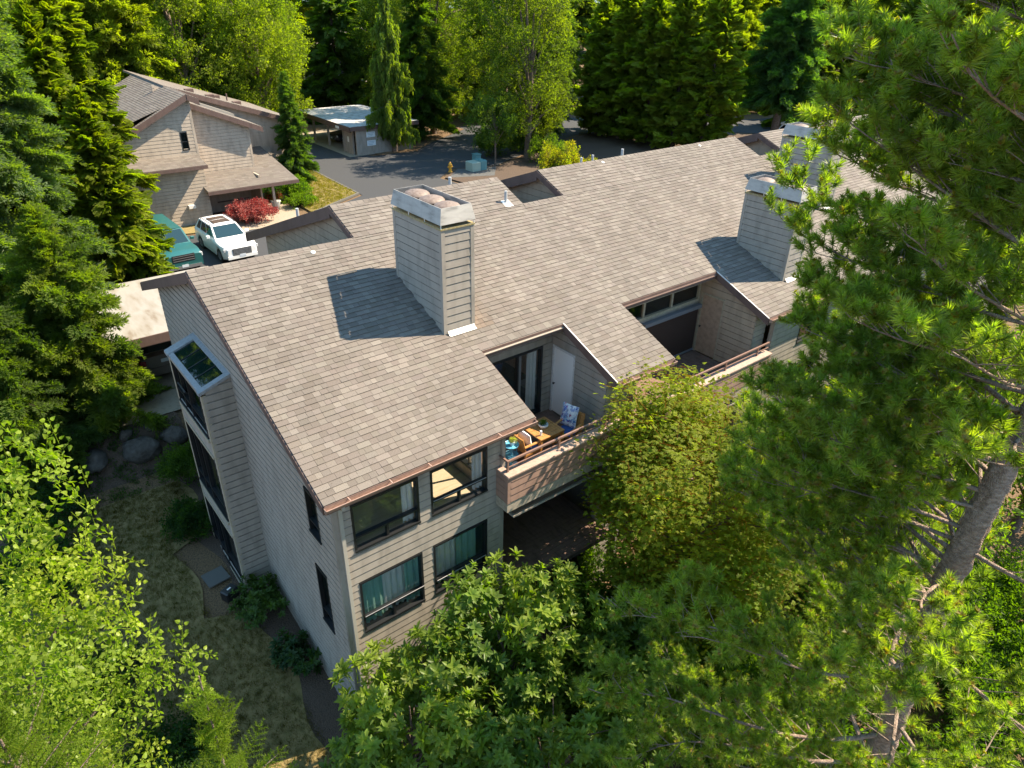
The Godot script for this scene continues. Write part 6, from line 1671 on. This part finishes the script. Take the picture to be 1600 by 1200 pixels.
func forest():
	rng.seed = 555
	# hanging cedar by the far carport
	conifer("weeping_cedar", "weeping cedar with hanging pale fronds over the far carport", Vector3(28.6, 1.55, -46.9), {"h": 13.0, "r": 1.9, "base": 1.6, "size": 0.75, "n": 150, "a": Color(0.15, 0.185, 0.04), "b": Color(0.1, 0.145, 0.035), "mesh": weep_m, "weep": true, "droop": 0.15, "sag": 0.35, "dens": 3.6, "trunk": 0.22, "power": 0.6})
	conifer("blue_spruce", "open blue spruce with a bare lower trunk behind the ridge", Vector3(40.9, 1.55, -40.5), {"h": 17.0, "r": 2.4, "base": 2.2, "size": 0.6, "n": 210, "a": Color(0.075, 0.11, 0.08), "b": Color(0.06, 0.09, 0.055), "droop": -0.3, "dens": 3.8, "trunk": 0.26})
	var gr := Color(0.135, 0.18, 0.026); var gr2 := Color(0.19, 0.215, 0.03)
	var hl := ["leftmost cedar of the bright green row behind the ridge", "second cedar from the left in the bright green row behind the ridge", "third cedar from the left in the bright green row behind the ridge", "fourth cedar from the left in the bright green row behind the ridge", "rightmost cedar of the bright green row behind the ridge"]
	for k in 5:
		var p: Array = [[50.0, -43.0, 12.5], [50.0, -40.0, 14.5], [50.5, -37.0, 14.5], [51.0, -34.0, 15.0], [51.5, -31.0, 14.5]][k]
		conifer("columnar_cedar", hl[k], Vector3(p[0], 1.55, p[1]), {"h": p[2], "r": 3.2, "base": 0.3, "size": 0.8, "n": 250, "a": gr, "b": gr2, "mesh": cedar_m, "droop": 0.25, "dens": 3.9, "power": 0.75}, "row of bright cedars behind the ridge")
	conifer("big_fir", "dark green fir with a thick bare trunk past the right end of the ridge", Vector3(57.5, 1.55, -27.6), {"h": 15.5, "r": 3.4, "base": 4.2, "size": 0.85, "n": 280, "a": Color(0.05, 0.105, 0.045), "b": Color(0.075, 0.13, 0.05), "droop": -0.1, "dens": 4.0, "trunk": 0.42, "power": 0.6})
	var rl := [["hemlock", 72.0, -34.0, 15.0, 3.2, "yellow-green hemlock right of the thick-trunked fir"], ["hemlock", 64.0, -20.5, 13.5, 3.0, "hemlock above the farthest chimney behind the pine"], ["hemlock", 74.0, -24.0, 15.0, 3.4, "hemlock behind the pine at the upper right"], ["hemlock", 70.0, -14.0, 14.5, 3.4, "hemlock behind the pine near the right edge"], ["hemlock", 84.0, -14.0, 16.0, 3.8, "far hemlock at the upper right corner"]]
	for k in rl: conifer("hemlock_tree", k[5], Vector3(k[1], 1.5, k[2]), {"h": k[3], "r": k[4], "base": 0.6, "size": 0.95, "n": 230, "a": Color(0.1, 0.12, 0.025), "b": Color(0.06, 0.095, 0.025), "droop": -0.2, "dens": 3.6, "mesh": cedar_m, "power": 0.6}, "hemlocks behind the pine")
	# rounded dark trees over the road
	var bl := [[36.0, -52.0, 16.0, 4.6, "rounded dark green tree right of the weeping cedar"], [39.2, -44.6, 16.0, 4.4, "rounded tree hanging over the road beyond the chimney"], [36.5, -60.0, 16.0, 4.2, "tall rounded tree behind the far carport"], [45.0, -45.5, 9.5, 3.4, "lower leafy tree left of the blue spruce"], [36.6, -38.0, 15.0, 4.0, "leafy tree leaning over the transformer box"]]
	for k in bl: broadleaf("rounded_tree", k[4], Vector3(k[0], 1.5, k[1]), {"h": k[2], "r": k[3], "base": 2.6, "lobes": 24, "n": 1700, "size": 0.62, "a": Color(0.06, 0.09, 0.02), "b": Color(0.105, 0.13, 0.024)}, "rounded trees over the road")
	broadleaf("multi_stem_tree", "small pale-stemmed tree beside the transformer box", Vector3(32.6, 1.55, -37.4), {"h": 5.6, "r": 2.5, "base": 2.2, "lobes": 14, "n": 560, "size": 0.5, "a": Color(0.05, 0.09, 0.025), "b": Color(0.08, 0.11, 0.03), "trunk": 0.07})
	shrub("round_shrub", "rounded shrub with reddish tips just behind the ridge", Vector3(30.2, 1.55, -26.5), Vector3(2.2, 2.2, 2.2), 1100, 0.5, Color(0.13, 0.16, 0.02), Color(0.17, 0.13, 0.03), leaf_ball, M.fol)
	conifer("dark_conifer", "dark conifer standing behind the weeping cedar at the road", Vector3(33.8, 1.55, -50.6), {"h": 15.0, "r": 3.0, "base": 1.4, "size": 0.8, "n": 230, "a": Color(0.06, 0.105, 0.03), "b": Color(0.09, 0.135, 0.03), "droop": -0.15, "dens": 3.8})
	for k in 4:
		var p: Array = [[34.6, -40.6], [38.0, -41.2], [37.0, -36.0], [42.5, -43.0]][k]
		shrub("bed_shrub", ["dark shrub on the bark bed behind the transformer box", "dark shrub under the leafy trees at the road bend", "shrub on the bark bed just above the ridge line", "shrub at the foot of the open blue spruce"][k], Vector3(p[0], 1.58, p[1]), Vector3(1.9, 1.2, 1.7), 420, 0.5, Color(0.05, 0.09, 0.022), Color(0.08, 0.12, 0.025), leaf_ball, M.fol, "shrubs on the bark bed")
	shrub("road_shrub", "dark green shrub on the needle bed right of the weeping cedar", Vector3(32.6, 1.55, -49.6), Vector3(1.3, 0.8, 1.1), 260, 0.42, Color(0.06, 0.12, 0.02), Color(0.04, 0.08, 0.02), leaf_ball, M.fol)
	# bright maples behind the neighbour house
	var ml := ["first", "second", "third", "fourth", "fifth"]
	for k in 5:
		var p: Array = [[7.5, -56.0, 16.0], [14.0, -54.5, 15.5], [19.5, -53.5, 13.5], [21.5, -60.0, 15.0], [2.5, -52.0, 17.0]][(k + 4) % 5]
		broadleaf("bigleaf_maple", "bright green maple behind the neighbour house, %s from the left" % ml[k], Vector3(p[0], 1.6, p[1]), {"h": p[2], "r": 4.6, "base": 1.5, "lobes": 26, "n": 1900, "size": 0.72, "a": Color(0.095, 0.135, 0.022), "b": Color(0.15, 0.18, 0.028)}, "maples behind the neighbour house")
	# the closing wall of forest, near and far rows
	var ord := ["first", "second", "third", "fourth", "fifth", "sixth", "seventh", "eighth", "ninth", "tenth", "eleventh", "twelfth", "thirteenth", "fourteenth", "fifteenth", "sixteenth", "seventeenth", "eighteenth"]
	for row in 3:
		for k in 17:
			var f := k / 16.0
			var a := Vector3(-6, 2.0, -64).lerp(Vector3(104, 2.0, -22), f) if row == 0 else Vector3(-4, 3.5, -92).lerp(Vector3(150, 3.5, -32), f)
			if row == 2: a = Vector3(10, 5.0, -135).lerp(Vector3(205, 5.0, -50), f)
			a += Vector3(rng.randfn() * 1.5, 0, rng.randfn() * 3.0)
			if row == 0 and f > 0.2 and f < 0.45: a += Vector3(4, 0, -12)
			if row == 0 and f > 0.45 and f < 0.8: a += Vector3(15, 0, -10)
			var warm := rng.randf()
			var ca := Color(0.075, 0.125, 0.035).lerp(Color(0.15, 0.17, 0.022), warm); var cb := Color(0.11, 0.16, 0.035).lerp(Color(0.19, 0.205, 0.022), warm)
			conifer("forest_conifer", "%s conifer from the left in the %s of the wood" % [ord[k], ["front row", "middle row", "back row"][row]], a, {"h": rd(14, 18) + row * 1.5, "r": rd(4.4, 5.8) + row * 0.8, "base": 0.8, "size": 1.15 + row * 0.35, "n": 190, "a": ca, "b": cb, "droop": -0.15, "dens": 3.4, "mesh": cedar_m if rng.randf() < 0.5 else spray_m, "power": 0.85}, "conifers of the wood")
func _ready():
	var t0 := Time.get_ticks_msec()
	rng.seed = 20240611
	var cam := Camera3D.new()
	cam.name = "camera"
	cam.position = Vector3(-3.698, 14.789, 9.992)
	cam.rotation_order = EULER_ORDER_YXZ
	cam.rotation_degrees = Vector3(-29.844, -39.18, 1.27)
	cam.fov = 57.6; cam.near = 0.1; cam.far = 600.0
	add_child(cam); cam.current = true
	var sky := ProceduralSkyMaterial.new()
	sky.sky_top_color = Color(0.36, 0.49, 0.61); sky.sky_horizon_color = Color(0.66, 0.74, 0.8); sky.sky_curve = 0.12
	sky.ground_bottom_color = Color(0.12, 0.12, 0.09); sky.ground_horizon_color = Color(0.5, 0.56, 0.58)
	sky.sun_angle_max = 8.0
	var env := Environment.new()
	env.background_mode = Environment.BG_SKY
	env.sky = Sky.new(); env.sky.sky_material = sky
	env.tonemap_mode = Environment.TONE_MAPPER_LINEAR
	env.tonemap_exposure = 3.1
	env.background_energy_multiplier = 1.3
	env.sdfgi_enabled = true; env.ssao_enabled = true; env.ssil_enabled = true
	var we := WorldEnvironment.new(); we.name = "environment"; we.environment = env; add_child(we)
	var sun := DirectionalLight3D.new()
	sun.name = "sun"; sun.light_energy = 1.6; sun.light_color = Color(1.0, 0.93, 0.82); sun.light_angular_distance = 0.5; sun.shadow_enabled = true
	add_child(sun)
	sun.look_at_from_position(Vector3.ZERO, Vector3(-0.644, -0.742, -0.186), Vector3.UP)
	make_materials()
	make_pieces()
	rng.seed = 20240611
	print("materials ", Time.get_ticks_msec() - t0)
	build_ground()
	build_house()
	print("house ", Time.get_ticks_msec() - t0)
	build_court()
	print("court ", Time.get_ticks_msec() - t0)
	build_furniture()
	build_plants()
	print("copies ", drawn)
	print("plants ", Time.get_ticks_msec() - t0)
